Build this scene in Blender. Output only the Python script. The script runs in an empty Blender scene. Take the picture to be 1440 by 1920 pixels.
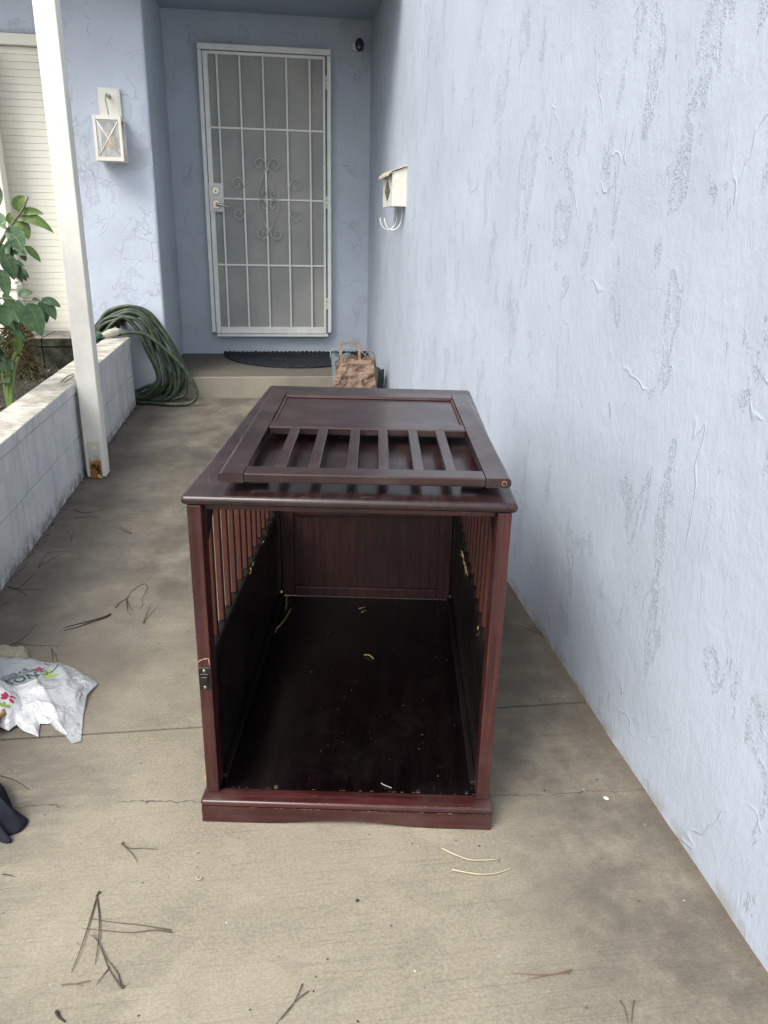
import bpy, bmesh, math, random
from mathutils import Vector, Matrix, noise
random.seed(7)
sc = bpy.context.scene
R = math.radians

# ------------------------------------------------------------------ camera, sky, sun, exposure
cd = bpy.data.cameras.new('camera'); cam = bpy.data.objects.new('camera', cd)
sc.collection.objects.link(cam); sc.camera = cam
cd.sensor_fit = 'VERTICAL'; cd.sensor_height = 36.0; cd.lens = 1449.96/1920*36.0
cd.clip_start = 0.02; cd.clip_end = 500
rt = Vector((0.9900687, -0.13897489, 0.0212121)); up = Vector((0.02857159, 0.34664862, 0.93755981))
fw = Vector((0.13765042, 0.92764256, -0.34717668))
m = Matrix((rt, up, -fw)).transposed().to_4x4(); m.translation = Vector((0, 0, 1.1647))
cam.matrix_world = m
sc.render.resolution_x = 768; sc.render.resolution_y = 1024
w = bpy.data.worlds.new('World'); sc.world = w; w.use_nodes = True
wn = w.node_tree.nodes; wl = w.node_tree.links
bg = wn['Background']; sky = wn.new('ShaderNodeTexSky'); sky.sky_type = 'NISHITA'
SUN_EL, SUN_AZ = 50, 228        # degrees; azimuth from north (+Y) clockwise: behind and left of the camera
sky.sun_disc = False; sky.sun_elevation = R(SUN_EL); sky.sun_rotation = R(SUN_AZ)
sky.dust_density = 3.0; sky.air_density = 1.0; sky.ozone_density = 1.0
hs = wn.new('ShaderNodeHueSaturation'); hs.inputs['Saturation'].default_value = 0.30
wl.new(sky.outputs[0], hs.inputs['Color']); wl.new(hs.outputs[0], bg.inputs[0]); bg.inputs[1].default_value = 0.15
sd = bpy.data.lights.new('sun', 'SUN'); sd.energy = 1.5; sd.angle = R(30); sd.color = (1.0, 0.96, 0.88)
sun = bpy.data.objects.new('sun', sd); sc.collection.objects.link(sun)
dv = Vector((math.sin(R(SUN_AZ))*math.cos(R(SUN_EL)), math.cos(R(SUN_AZ))*math.cos(R(SUN_EL)), math.sin(R(SUN_EL))))
sun.rotation_euler = dv.to_track_quat('Z', 'Y').to_euler()
sc.view_settings.view_transform = 'Standard'; sc.view_settings.look = 'None'
sc.view_settings.gamma = 1; sc.view_settings.use_curve_mapping = False
sc.view_settings.exposure = 0.92

# ------------------------------------------------------------------ node helper
class NT:
    def __init__(s, name, rough=0.6, spec=0.5):
        s.m = bpy.data.materials.new(name); s.m.use_nodes = True
        s.n = s.m.node_tree.nodes; s.l = s.m.node_tree.links
        s.b = s.n['Principled BSDF']; s.b.inputs['Roughness'].default_value = rough
        s.b.inputs['Specular IOR Level'].default_value = spec
        s.tc = s.n.new('ShaderNodeTexCoord')
    def link(s, a, b): s.l.new(a, b)
    def map(s, scale=(1, 1, 1), loc=(0, 0, 0), src='Object', rot=(0, 0, 0)):
        mp = s.n.new('ShaderNodeMapping'); mp.inputs['Scale'].default_value = scale
        mp.inputs['Location'].default_value = loc; mp.inputs['Rotation'].default_value = rot
        s.link(s.tc.outputs[src], mp.inputs[0]); return mp.outputs[0]
    def noise(s, vec, scale, detail=4, rough=0.55, dist=0.0):
        t = s.n.new('ShaderNodeTexNoise'); s.link(vec, t.inputs['Vector'])
        t.inputs['Scale'].default_value = scale; t.inputs['Detail'].default_value = detail
        t.inputs['Roughness'].default_value = rough; t.inputs['Distortion'].default_value = dist
        return t.outputs['Fac']
    def vor(s, vec, scale, feat='DISTANCE_TO_EDGE'):
        t = s.n.new('ShaderNodeTexVoronoi'); t.feature = feat; s.link(vec, t.inputs['Vector'])
        t.inputs['Scale'].default_value = scale; return t.outputs['Distance']
    def ramp(s, v, a, b, lo=0.0, hi=1.0, smooth=True):
        t = s.n.new('ShaderNodeMapRange'); t.interpolation_type = 'SMOOTHSTEP' if smooth else 'LINEAR'
        t.inputs['From Min'].default_value = a; t.inputs['From Max'].default_value = b
        t.inputs['To Min'].default_value = lo; t.inputs['To Max'].default_value = hi
        s.link(v, t.inputs['Value']); return t.outputs[0]
    def math(s, op, a, b=None):
        t = s.n.new('ShaderNodeMath'); t.operation = op
        for i, v in enumerate((a, b)):
            if v is None: continue
            if isinstance(v, (int, float)): t.inputs[i].default_value = v
            else: s.link(v, t.inputs[i])
        return t.outputs[0]
    def mix(s, f, a, b):
        t = s.n.new('ShaderNodeMix'); t.data_type = 'RGBA'
        if isinstance(f, (int, float)): t.inputs[0].default_value = f
        else: s.link(f, t.inputs[0])
        for i, v in ((6, a), (7, b)):
            if isinstance(v, tuple): t.inputs[i].default_value = (*v, 1)
            else: s.link(v, t.inputs[i])
        return t.outputs[2]
    def xyz(s, vec):
        t = s.n.new('ShaderNodeSeparateXYZ'); s.link(vec, t.inputs[0]); return t.outputs
    def color(s, c):
        if isinstance(c, tuple): s.b.inputs['Base Color'].default_value = (*c, 1)
        else: s.link(c, s.b.inputs['Base Color'])
    def bump(s, h, dist=0.003, strength=1.0):
        t = s.n.new('ShaderNodeBump'); t.inputs['Distance'].default_value = dist
        t.inputs['Strength'].default_value = strength; s.link(h, t.inputs['Height'])
        s.link(t.outputs[0], s.b.inputs['Normal'])

def plain(name, col, rough=0.6, metal=0.0, var=0.12, scale=30, bump=0.0005, spec=0.5):
    t = NT(name, rough, spec); v = t.map()
    n = t.noise(v, scale, 4)
    t.color(t.mix(t.ramp(n, 0.3, 0.7), tuple(c*(1-var) for c in col), tuple(min(1, c*(1+var)) for c in col)))
    t.b.inputs['Metallic'].default_value = metal
    if bump: t.bump(n, bump)
    return t.m

def stucco(name, stretch, crack=0.0, patch=(0.56, 0.585), seed=0.0, col=(0.46, 0.535, 0.66), dk=0.30):
    t = NT(name, 0.8, 0.25)
    v = t.map(stretch, (seed, seed*0.7, seed*1.3)); vu = t.map()
    big = t.noise(v, 1.0, 5, 0.62, 0.35)
    p = t.ramp(big, *patch)
    mid = t.noise(vu, 3.0, 3, 0.5)
    rough = t.noise(vu, 170, 4, 0.62)
    pits = t.ramp(rough, 0.40, 0.52)
    fine = t.noise(vu, 420, 2, 0.6)
    trowel = t.noise(t.map((stretch[0]*2.4, stretch[1]*2.4, stretch[2]*2.0), (9, 3, 1)), 1.4, 3, 0.5, 1.6)
    edge = t.math('MULTIPLY', p, t.math('SUBTRACT', 1.0, t.ramp(big, patch[1]+0.004, patch[1]+0.03)))
    band = t.math('MULTIPLY', p, t.ramp(big, patch[1]+0.075, patch[1]+0.012, 0.25, 1.0))
    h = t.math('SUBTRACT', 1.0, t.math('MULTIPLY', p, 0.22))
    h = t.math('ADD', h, t.math('MULTIPLY', band, t.math('MULTIPLY', pits, 0.30)))
    h = t.math('ADD', h, t.math('MULTIPLY', fine, 0.06))
    h = t.math('ADD', h, t.math('MULTIPLY', t.noise(vu, 26, 6, 0.6), 0.62))
    h = t.math('ADD', h, t.math('MULTIPLY', trowel, 0.42))
    ar = t.noise(t.map((1.3, 1.3, 0.8), (2, 7, 5)), 1.5, 4, 0.5, 0.9)
    arc = t.math('MULTIPLY', t.ramp(t.math('ABSOLUTE', t.math('SUBTRACT', ar, 0.5)), 0.0055, 0.0), t.ramp(t.noise(vu, 5.0, 2), 0.46, 0.6))
    h = t.math('ADD', h, t.math('MULTIPLY', arc, 0.38))
    grit = t.math('MULTIPLY', t.noise(vu, 240, 3, 0.7), t.ramp(t.noise(vu, 2.6, 3, 0.6), 0.42, 0.6, 0.05, 0.35))
    h = t.math('ADD', h, grit)
    dirt = t.math('MULTIPLY', band, t.math('SUBTRACT', 1.0, pits))  # pit mask: crevice shade painted into the colour, not soiling
    c = t.mix(t.ramp(mid, 0.3, 0.7), tuple(x*0.95 for x in col), tuple(x*1.05 for x in col))
    c = t.mix(t.ramp(t.noise(t.map((0.6, 0.9, 0.35), (4, 4, 4)), 2.2, 3), 0.45, 0.7, 0, 0.35), c, tuple(x*0.93+0.012 for x in col))
    c = t.mix(t.math('MULTIPLY', dirt, dk), c, tuple(x*0.55 for x in col))
    c = t.mix(t.math('MULTIPLY', edge, 0.08), c, tuple(x*0.5 for x in col))  # patch edges darkened too, painted shade of their fine cracks
    c = t.mix(t.ramp(t.vor(vu, 9.0, 'F1'), 0.03, 0.012), c, tuple(x*0.3 for x in col)) if crack else c
    if crack:
        wv = t.n.new('ShaderNodeVectorMath'); wv.operation = 'ADD'
        nn = t.n.new('ShaderNodeTexNoise'); nn.inputs['Scale'].default_value = 7; nn.inputs['Detail'].default_value = 5
        t.link(vu, nn.inputs['Vector'])
        sc_ = t.n.new('ShaderNodeVectorMath'); sc_.operation = 'SCALE'; sc_.inputs['Scale'].default_value = 0.35
        t.link(nn.outputs['Color'], sc_.inputs[0]); t.link(vu, wv.inputs[0]); t.link(sc_.outputs[0], wv.inputs[1])
        e = t.vor(wv.outputs[0], 4.5)
        ck = t.math('MULTIPLY', t.ramp(e, 0.011, 0.002), t.ramp(t.noise(vu, 4.5, 3), 0.46, 0.58))
        c = t.mix(t.math('MULTIPLY', ck, crack), c, tuple(x*0.35 for x in col))
        h = t.math('SUBTRACT', h, t.math('MULTIPLY', ck, 0.55))
    z = t.xyz(vu)[2]                                     # splashed dirt and bare edge near the ground
    foot = t.math('MULTIPLY', t.ramp(z, 0.05, 0.0), t.ramp(t.noise(vu, 14, 4), 0.42, 0.62))
    c = t.mix(t.math('MULTIPLY', foot, 0.55), c, (0.26, 0.23, 0.18))
    t.color(c); t.bump(h, 0.0042, 0.9)
    return t.m

def concrete(name, base=(0.305, 0.272, 0.208), path=True):
    t = NT(name, 0.85, 0.25); v = t.map(); x, y, z = t.xyz(v)
    n1 = t.noise(v, 2.2, 5, 0.6, 0.4); n2 = t.noise(v, 9, 6, 0.65); n3 = t.noise(v, 160, 4, 0.7)
    broom = t.noise(t.map((5, 260, 5)), 1.0, 3, 0.6)
    c = t.mix(t.ramp(n1, 0.35, 0.7), tuple(q*0.80 for q in base), tuple(q*1.08 for q in base))
    c = t.mix(t.ramp(n2, 0.42, 0.72, 0, 0.38), c, (0.19, 0.175, 0.145))
    n4 = t.noise(v, 300, 4, 0.75); c = t.mix(t.ramp(n4, 0.52, 0.38, 0, 0.38), c, tuple(q*0.55 for q in base))
    c = t.mix(t.ramp(n3, 0.40, 0.62, 0.0, 0.30), c, tuple(q*1.42 for q in base))
    c = t.mix(t.ramp(broom, 0.46, 0.28, 0.0, 0.42), c, (0.13, 0.115, 0.09))
    wm = t.noise(t.map((1, 1.3, 1), (11, 5, 2)), 4.6, 9, 0.68, 0.2)
    c = t.mix(t.ramp(wm, 0.565, 0.578, 0, 0.16), c, (0.12, 0.11, 0.092)); c = t.mix(t.ramp(wm, 0.405, 0.395, 0, 0.13), c, tuple(q*1.5 for q in base))
    if path:
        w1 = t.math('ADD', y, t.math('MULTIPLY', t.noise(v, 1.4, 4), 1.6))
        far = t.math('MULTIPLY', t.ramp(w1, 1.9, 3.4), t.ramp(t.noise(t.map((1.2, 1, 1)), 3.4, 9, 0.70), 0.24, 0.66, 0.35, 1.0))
        c = t.mix(t.math('MULTIPLY', far, 0.92), c, (0.072, 0.064, 0.053))  # far end darkened in the colour: part dirt, part painted shade
        w2 = t.math('ADD', x, t.math('MULTIPLY', t.noise(v, 2.3, 6, 0.65, 0.5), 0.62))
        st = t.math('MULTIPLY', t.ramp(w2, 0.52, 1.0), t.ramp(t.noise(t.map((1, 1, 1), (3, 8, 2)), 4.5, 9, 0.74), 0.22, 0.62, 0.15, 1.0))
        c = t.mix(t.math('MULTIPLY', st, 0.82), c, (0.082, 0.071, 0.063))
        w3 = t.math('ADD', t.math('MULTIPLY', x, -1.0), t.math('MULTIPLY', t.noise(t.map((1, 1, 1), (7, 1, 0)), 2.6, 5, 0.6), 0.55))
        st3 = t.math('MULTIPLY', t.ramp(w3, 0.60, 0.88), t.ramp(t.noise(t.map((1, 2.5, 1), (3, 2, 2)), 5, 6, 0.7), 0.34, 0.6))
        c = t.mix(t.math('MULTIPLY', st3, 0.65), c, (0.13, 0.118, 0.105))
        sp = t.ramp(t.vor(v, 26, 'F1'), 0.11, 0.05); spm = t.ramp(t.noise(v, 3.7, 3), 0.52, 0.62)
        c = t.mix(t.math('MULTIPLY', t.math('MULTIPLY', sp, spm), 0.4), c, (0.42, 0.40, 0.35))
        dk = t.ramp(t.vor(t.map((1, 1, 1), (5, 5, 5)), 17, 'F1'), 0.055, 0.03)
        c = t.mix(t.math('MULTIPLY', dk, 0.75), c, (0.06, 0.05, 0.045))
        # hairline crack wandering across the slab in line with the front of the crate
        ln = t.math('ADD', y, t.math('MULTIPLY', t.math('SUBTRACT', t.noise(v, 4.5, 6, 0.65), 0.5), 0.13))
        ln = t.math('ADD', ln, t.math('MULTIPLY', x, 0.085))
        ck = t.ramp(t.math('ABSOLUTE', t.math('SUBTRACT', ln, 1.362)), 0.0022, 0.0006)
        ck = t.math('MULTIPLY', ck, t.ramp(t.noise(v, 6, 3), 0.36, 0.46))
        c = t.mix(t.math('MULTIPLY', ck, 0.85), c, (0.07, 0.062, 0.05))
        # damp dirt right at the foot of the stucco wall
        ft = t.math('MULTIPLY', t.ramp(t.math('ADD', x, t.math('MULTIPLY', n2, 0.05)), 0.77, 0.82), 0.5)
        c = t.mix(ft, c, (0.12, 0.095, 0.07))
    if not path:
        gm = t.n.new('ShaderNodeNewGeometry'); nz = t.xyz(gm.outputs['Normal'])[2]
        c = t.mix(t.math('MULTIPLY', t.ramp(nz, 0.5, 0.9), 0.78), c, (0.085, 0.078, 0.066))
    t.color(c)
    h = t.math('ADD', t.math('MULTIPLY', n3, 0.6), t.math('MULTIPLY', broom, 0.5))
    h = t.math('ADD', h, t.math('MULTIPLY', t.noise(v, 420, 2), 0.3))
    t.bump(h, 0.0016, 0.9)
    return t.m

def wood(name, col, scale, rough=0.34, wear=0.35, coat=0.25, dusty=0.10):
    """dark stained, varnished wood, grain stretched along the axis with the smallest scale"""
    t = NT(name, rough, 0.5); v = t.map(scale); vu = t.map()
    g = t.noise(v, 1.0, 5, 0.6, 0.6); g2 = t.noise(vu, 5, 4)
    c = t.mix(t.ramp(g, 0.32, 0.68), tuple(q*0.55 for q in col), tuple(q*1.45 for q in col))
    c = t.mix(t.ramp(g2, 0.35, 0.7, 0, 0.45), c, tuple(q*0.55 for q in col))
    pore = t.noise(t.map(tuple(q*4 for q in scale)), 1.0, 2, 0.5); c = t.mix(t.ramp(pore, 0.42, 0.30, 0, 0.6), c, tuple(q*0.3 for q in col))
    sc1 = t.ramp(t.noise(t.map((scale[0]*1.1+9, scale[1]*1.1+9, scale[2]*1.1+9)), 1.3, 3, 0.7), 0.705, 0.73)
    c = t.mix(t.math('MULTIPLY', sc1, wear), c, (0.30, 0.20, 0.13))
    dust = t.ramp(t.noise(vu, 11, 5, 0.7), 0.45, 0.75, 0, dusty)
    c = t.mix(dust, c, (0.22, 0.19, 0.17))
    t.color(c); t.link(t.ramp(g2, 0.3, 0.7, rough*0.8, rough*1.35), t.b.inputs['Roughness'])
    t.b.inputs['Coat Weight'].default_value = coat; t.b.inputs['Coat Roughness'].default_value = 0.16
    t.bump(g, 0.0004, 0.7)
    return t.m

# ------------------------------------------------------------------ mesh helpers
def link(o): sc.collection.objects.link(o); return o
def tag(o, label=None, cat=None, group=None, kind=None):
    if label: o['label'] = label
    if cat: o['category'] = cat
    if group: o['group'] = group
    if kind: o['kind'] = kind
    return o
def empty(name, label, cat, loc=(0, 0, 0), rz=0.0, group=None, kind=None):
    o = link(bpy.data.objects.new(name, None)); o.location = loc; o.rotation_euler = (0, 0, rz)
    o.empty_display_size = 0.1
    return tag(o, label, cat, group, kind)
def obj(name, bm, mat, parent=None, smooth=False, loc=None, rot=None):
    bmesh.ops.recalc_face_normals(bm, faces=bm.faces[:])
    me = bpy.data.meshes.new(name); bm.to_mesh(me); bm.free()
    for mm in (mat if isinstance(mat, (list, tuple)) else [mat]): me.materials.append(mm)
    if smooth:
        for p in me.polygons: p.use_smooth = True
    o = link(bpy.data.objects.new(name, me))
    if parent: o.parent = parent
    if loc: o.location = loc
    if rot: o.rotation_euler = rot
    return o
def box(bm, a, b, bev=0.0, seg=1, mi=0, M=None):
    n0 = set(bm.faces); r = bmesh.ops.create_cube(bm, size=1)
    c = [(a[i]+b[i])/2 for i in range(3)]; s = [abs(b[i]-a[i]) for i in range(3)]
    for v in r['verts']:
        v.co = Vector((c[0]+v.co.x*s[0], c[1]+v.co.y*s[1], c[2]+v.co.z*s[2]))
    if bev:
        ed = list({e for v in r['verts'] for e in v.link_edges})
        bmesh.ops.bevel(bm, geom=ed, offset=bev, segments=seg, profile=0.5, affect='EDGES', clamp_overlap=True)
    new = [f for f in bm.faces if f not in n0]
    for f in new: f.material_index = mi
    if M:
        for v in {v for f in new for v in f.verts}: v.co = M @ v.co
    return new
def B(name, a, b, mat, parent=None, bev=0.0, seg=1, smooth=False):
    bm = bmesh.new(); box(bm, a, b, bev, seg); return obj(name, bm, mat, parent, smooth)
def spline(pts, n=6, closed=False):
    P = [Vector(p) for p in pts]; out = []; L = len(P)
    if L < 3 and not closed: return P
    for i in range(L if closed else L-1):
        if closed: p0, p1, p2, p3 = P[i-1], P[i], P[(i+1) % L], P[(i+2) % L]
        else: p0, p1, p2, p3 = P[max(i-1, 0)], P[i], P[i+1], P[min(i+2, L-1)]
        for k in range(n):
            t = k/n
            out.append(0.5*((2*p1)+(p2-p0)*t+(2*p0-5*p1+4*p2-p3)*t*t+(3*p1-p0-3*p2+p3)*t**3))
    if not closed: out.append(P[-1])
    return out
def tube(bm, pts, r, seg=8, closed=False, taper=None, mi=0):
    P = [Vector(p) for p in pts]; rings = []; L = len(P); ref = Vector((0.13, 0.31, 0.94)).normalized()
    prev = None
    for i, p in enumerate(P):
        d = (P[(i+1) % L]-P[i-1]) if closed else (P[min(i+1, L-1)]-P[max(i-1, 0)])
        d = d.normalized() if d.length > 1e-9 else Vector((0, 0, 1))
        if prev is None:
            u = d.cross(ref);
            if u.length < 1e-3: u = d.cross(Vector((1, 0, 0)))
        else: u = prev-d*prev.dot(d)
        u.normalize(); prev = u; v = d.cross(u)
        rr = r if taper is None else r*taper(i/(L-1))
        rings.append([bm.verts.new(p+rr*(math.cos(2*math.pi*k/seg)*u+math.sin(2*math.pi*k/seg)*v)) for k in range(seg)])
    for i in range(L if closed else L-1):
        a, b = rings[i], rings[(i+1) % L]
        for k in range(seg):
            f = bm.faces.new((a[k], a[(k+1) % seg], b[(k+1) % seg], b[k])); f.material_index = mi; f.smooth = True
    if not closed:
        for rg in (rings[0], rings[-1]):
            f = bm.faces.new(rg); f.material_index = mi
def cyl(bm, p0, p1, r, seg=16, r2=None):
    r2 = r if r2 is None else r2
    tube(bm, [p0, p1], r, seg, taper=lambda t: 1+(r2/r-1)*t)
def prism(bm, poly, z0, z1, axis='z'):
    def P(x, y, z): return {'z': (x, y, z), 'y': (x, z, y), 'x': (z, x, y)}[axis]
    a = [bm.verts.new(P(x, y, z0)) for x, y in poly]; b = [bm.verts.new(P(x, y, z1)) for x, y in poly]
    bm.faces.new(a); bm.faces.new(b[::-1])
    for i in range(len(poly)): bm.faces.new((a[i], a[(i+1) % len(poly)], b[(i+1) % len(poly)], b[i]))
def T(name, pts, r, mat, parent=None, seg=8, n=6, closed=False, taper=None):
    bm = bmesh.new(); tube(bm, spline(pts, n, closed), r, seg, closed, taper)
    return obj(name, bm, mat, parent)

# ------------------------------------------------------------------ materials
M_wall = stucco('blue_stucco_long_wall', (1, 9.0, 4.2), patch=(0.580, 0.602), col=(0.425, 0.474, 0.553), dk=0.08)
M_recess = stucco('blue_stucco_recess', (3.2, 3.2, 2.2), crack=0.08, patch=(0.60, 0.62), seed=3.0, col=(0.465, 0.525, 0.59), dk=0.06)
M_pillar = stucco('blue_stucco_front', (4.5, 4.5, 3.2), crack=0.10, patch=(0.58, 0.595), seed=11.0, col=(0.52, 0.575, 0.665), dk=0.08)
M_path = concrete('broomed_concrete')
M_step = concrete('porch_concrete', (0.27, 0.25, 0.20), False)
M_white = plain('aged_white_paint', (0.70, 0.69, 0.62), 0.5, var=0.05, scale=9)
M_sid = plain('cream_white_siding', (0.80, 0.78, 0.68), 0.55, var=0.03, scale=6)
M_doorwhite = plain('security_door_enamel', (0.80, 0.81, 0.77), 0.38, var=0.05, scale=12)
M_scroll = plain('dusty_ironwork', (0.48, 0.49, 0.47), 0.5)
M_chrome = plain('satin_nickel', (0.55, 0.53, 0.48), 0.25, 1.0, 0.05)
M_dark = plain('black_hardware', (0.025, 0.024, 0.022), 0.4, 0.5)
M_soil = plain('dark_mulch', (0.035, 0.028, 0.022), 0.95, var=0.6, scale=60, bump=0.01)
def block_paint():
    t = NT('painted_block', 0.75, 0.25); v = t.map(); n = t.noise(v, 8, 6, 0.65); g = t.noise(v, 150, 3)
    st = t.noise(t.map((6, 30, 1.6)), 1.0, 4)
    c = t.mix(t.ramp(n, 0.35, 0.7), (0.56, 0.58, 0.60), (0.66, 0.67, 0.67))
    c = t.mix(t.ramp(st, 0.50, 0.74, 0, 0.45), c, (0.33, 0.32, 0.29))
    z = t.xyz(v)[2]; ft = t.math('MULTIPLY', t.ramp(z, 0.09, 0.0), t.ramp(t.noise(v, 22, 4), 0.38, 0.6))
    c = t.mix(t.math('MULTIPLY', ft, 0.75), c, (0.10, 0.09, 0.07))
    t.color(c); t.bump(t.math('ADD', g, t.math('MULTIPLY', n, 1.5)), 0.0022); return t.m
def cap_top():
    t = NT('weathered_cap', 0.9, 0.2); v = t.map(); n = t.noise(v, 7, 7, 0.7, 0.5); g = t.noise(v, 120, 3)
    c = t.mix(t.ramp(n, 0.34, 0.66), (0.30, 0.28, 0.235), (0.62, 0.60, 0.53))
    c = t.mix(t.ramp(g, 0.60, 0.72, 0, 0.5), c, (0.12, 0.11, 0.09))
    t.color(c); t.bump(g, 0.0025); return t.m
def moss_block():
    t = NT('mossy_block', 0.95, 0.15); v = t.map(); n = t.noise(v, 12, 6, 0.7); g = t.noise(v, 70, 4)
    c = t.mix(t.ramp(n, 0.40, 0.75), (0.018, 0.020, 0.014), (0.075, 0.078, 0.055))
    c = t.mix(t.ramp(t.noise(v, 22, 5, 0.7), 0.62, 0.70), c, (0.22, 0.21, 0.17))
    t.color(c); t.bump(g, 0.006); return t.m
M_block, M_cap, M_moss = block_paint(), cap_top(), moss_block()
M_ledge = plain('grimy_ledge_top', (0.20, 0.185, 0.155), 0.9, var=0.35, scale=14, bump=0.002)
def post_mat():
    t = NT('post_paint', 0.55, 0.35); v = t.map(); n = t.noise(v, 5, 5, 0.6); g = t.noise(t.map((60, 60, 5)), 1.0, 3)
    c = t.mix(t.ramp(n, 0.35, 0.7), (0.72, 0.705, 0.64), (0.82, 0.81, 0.755))
    c = t.mix(t.ramp(t.noise(v, 40, 4, 0.7), 0.68, 0.74, 0, 0.5), c, (0.30, 0.27, 0.20))
    t.color(c); t.bump(g, 0.0012); return t.m
M_post = post_mat()
def rust():
    t = NT('rusty_bracket', 0.7, 0.3); v = t.map(); n = t.noise(v, 30, 5, 0.7); z = t.xyz(v)[2]
    lo = t.math('ADD', z, t.math('MULTIPLY', t.noise(v, 22, 5, 0.7), 0.11))
    c = t.mix(t.ramp(lo, 0.175, 0.125), (0.62, 0.60, 0.52), (0.33, 0.155, 0.035))
    c = t.mix(t.math('MULTIPLY', t.ramp(lo, 0.150, 0.12), t.ramp(n, 0.50, 0.54)), c, (0.02, 0.014, 0.01))
    c = t.mix(t.math('MULTIPLY', t.ramp(lo, 0.12, 0.09), t.ramp(t.noise(v, 55, 3), 0.55, 0.62)), c, (0.60, 0.48, 0.25))
    t.color(c); t.bump(n, 0.003); return t.m
M_rust = rust()
# crate woods: grain along x, y, z
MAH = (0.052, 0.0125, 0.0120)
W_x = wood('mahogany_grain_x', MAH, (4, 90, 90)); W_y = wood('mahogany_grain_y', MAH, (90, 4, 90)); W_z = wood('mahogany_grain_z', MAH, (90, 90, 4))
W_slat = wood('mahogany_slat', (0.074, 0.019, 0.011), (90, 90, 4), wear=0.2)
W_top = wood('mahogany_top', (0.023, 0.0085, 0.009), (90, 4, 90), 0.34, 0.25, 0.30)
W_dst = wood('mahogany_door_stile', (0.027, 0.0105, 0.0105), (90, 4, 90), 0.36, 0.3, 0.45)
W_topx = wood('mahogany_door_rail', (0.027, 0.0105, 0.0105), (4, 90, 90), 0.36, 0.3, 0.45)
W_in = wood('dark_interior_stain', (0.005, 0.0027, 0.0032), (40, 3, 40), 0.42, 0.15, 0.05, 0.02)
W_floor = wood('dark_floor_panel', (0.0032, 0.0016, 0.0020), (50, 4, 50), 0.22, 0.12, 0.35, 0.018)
W_back = wood('back_panel_veneer', (0.050, 0.0145, 0.014), (60, 60, 3), 0.5, 0.05, 0.1, 0.04)
M_raw = plain('raw_splintered_pine', (0.62, 0.45, 0.22), 0.8, var=0.3, scale=90); M_chip = plain('worn_edge', (0.15, 0.09, 0.07), 0.8, var=0.5, scale=150)

# ================================================================== SETTING
bm = bmesh.new(); box(bm, (-40, -40, -0.12), (40, 40, -0.06)); g = obj('ground', bm, plain('bare_earth', (0.16, 0.13, 0.09), 0.95, var=0.3, scale=3))
tag(g, 'bare earth around the house', None, kind='structure')
path = empty('path', 'worn broom-finished concrete path between the planter and the blue wall', None, kind='structure')
def slab(y0, y1, x0=-0.92, x1=0.80):
    bm = bmesh.new(); nx, ny = 18, max(4, int((y1-y0)/0.09)); g = []
    for j in range(ny+1):
        row = []
        for i in range(nx+1):
            x = x0+(x1-x0)*i/nx; y = y0+(y1-y0)*j/ny
            row.append(bm.verts.new((x, y, 0.0016*noise.noise(Vector((x*2, y*2, 0)))-0.001)))
        g.append(row)
    for j in range(ny):
        for i in range(nx): bm.faces.new((g[j][i], g[j][i+1], g[j+1][i+1], g[j+1][i]))
    ring = [g[0][i] for i in range(nx+1)]+[g[j][nx] for j in range(1, ny+1)]+[g[ny][i] for i in range(nx-1, -1, -1)]+[g[j][0] for j in range(ny-1, 0, -1)]
    low = []
    for v in ring: low.append(bm.verts.new((v.co.x, v.co.y, -0.055)))
    for i in range(len(ring)): bm.faces.new((ring[i], ring[(i+1) % len(ring)], low[(i+1) % len(ring)], low[i]))
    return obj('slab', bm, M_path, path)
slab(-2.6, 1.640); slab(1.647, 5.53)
B('joint_filler', (-0.92, 1.640, -0.05), (0.80, 1.647, -0.006), plain('joint_dirt', (0.05, 0.042, 0.034), 0.95), path)
lawn = B('driveway', (-4.0, -6, -0.058), (-0.925, 1.18, -0.012), M_step, None); tag(lawn, 'plain concrete driveway beside the planter', None, kind='structure')
land = B('porch_landing', (-0.732, 5.50, -0.05), (0.794, 6.54, 0.152), M_step, None, 0.008, 2)
tag(land, 'raised concrete porch landing in front of the security door', None, kind='structure')

# ------------------------------------------------------------------ house
house = empty('house', 'pale blue stucco house with a recessed front door porch', 'house', (0, 0, 0))
def wall_grid(name, mat, p0, ux, uz, nx, nz, thick, label, amp=0.003, foot=0.0):
    """front sheet from p0 along ux (width) and uz (height) with a gentle unevenness, closed by a back box"""
    bm = bmesh.new(); n = Vector(ux).cross(Vector(uz)).normalized(); g = []
    for j in range(nz+1):
        row = []
        for i in range(nx+1):
            p = Vector(p0)+Vector(ux)*(i/nx)+Vector(uz)*(j/nz)
            d = amp*noise.noise(p*1.7)+amp*0.7*noise.noise(p*5.0)
            if foot and j == 0: d += foot*(noise.noise(p*9)+0.6*noise.noise(p*31))
            if foot and j == 1: d += foot*0.4*noise.noise(p*9)
            row.append(bm.verts.new(p+n*d))
        g.append(row)
    for j in range(nz):
        for i in range(nx):
            f = bm.faces.new((g[j][i], g[j][i+1], g[j+1][i+1], g[j+1][i])); f.smooth = True
    ring = [g[0][i] for i in range(nx+1)]+[g[j][nx] for j in range(1, nz+1)]+[g[nz][i] for i in range(nx-1, -1, -1)]+[g[j][0] for j in range(nz-1, 0, -1)]
    back = [bm.verts.new(v.co-n*thick) for v in ring]
    for i in range(len(ring)): bm.faces.new((ring[i], ring[(i+1) % len(ring)], back[(i+1) % len(ring)], back[i]))
    bm.faces.new(back[::-1])
    o = obj(name, bm, mat, house); o['label'] = label; return o
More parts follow.
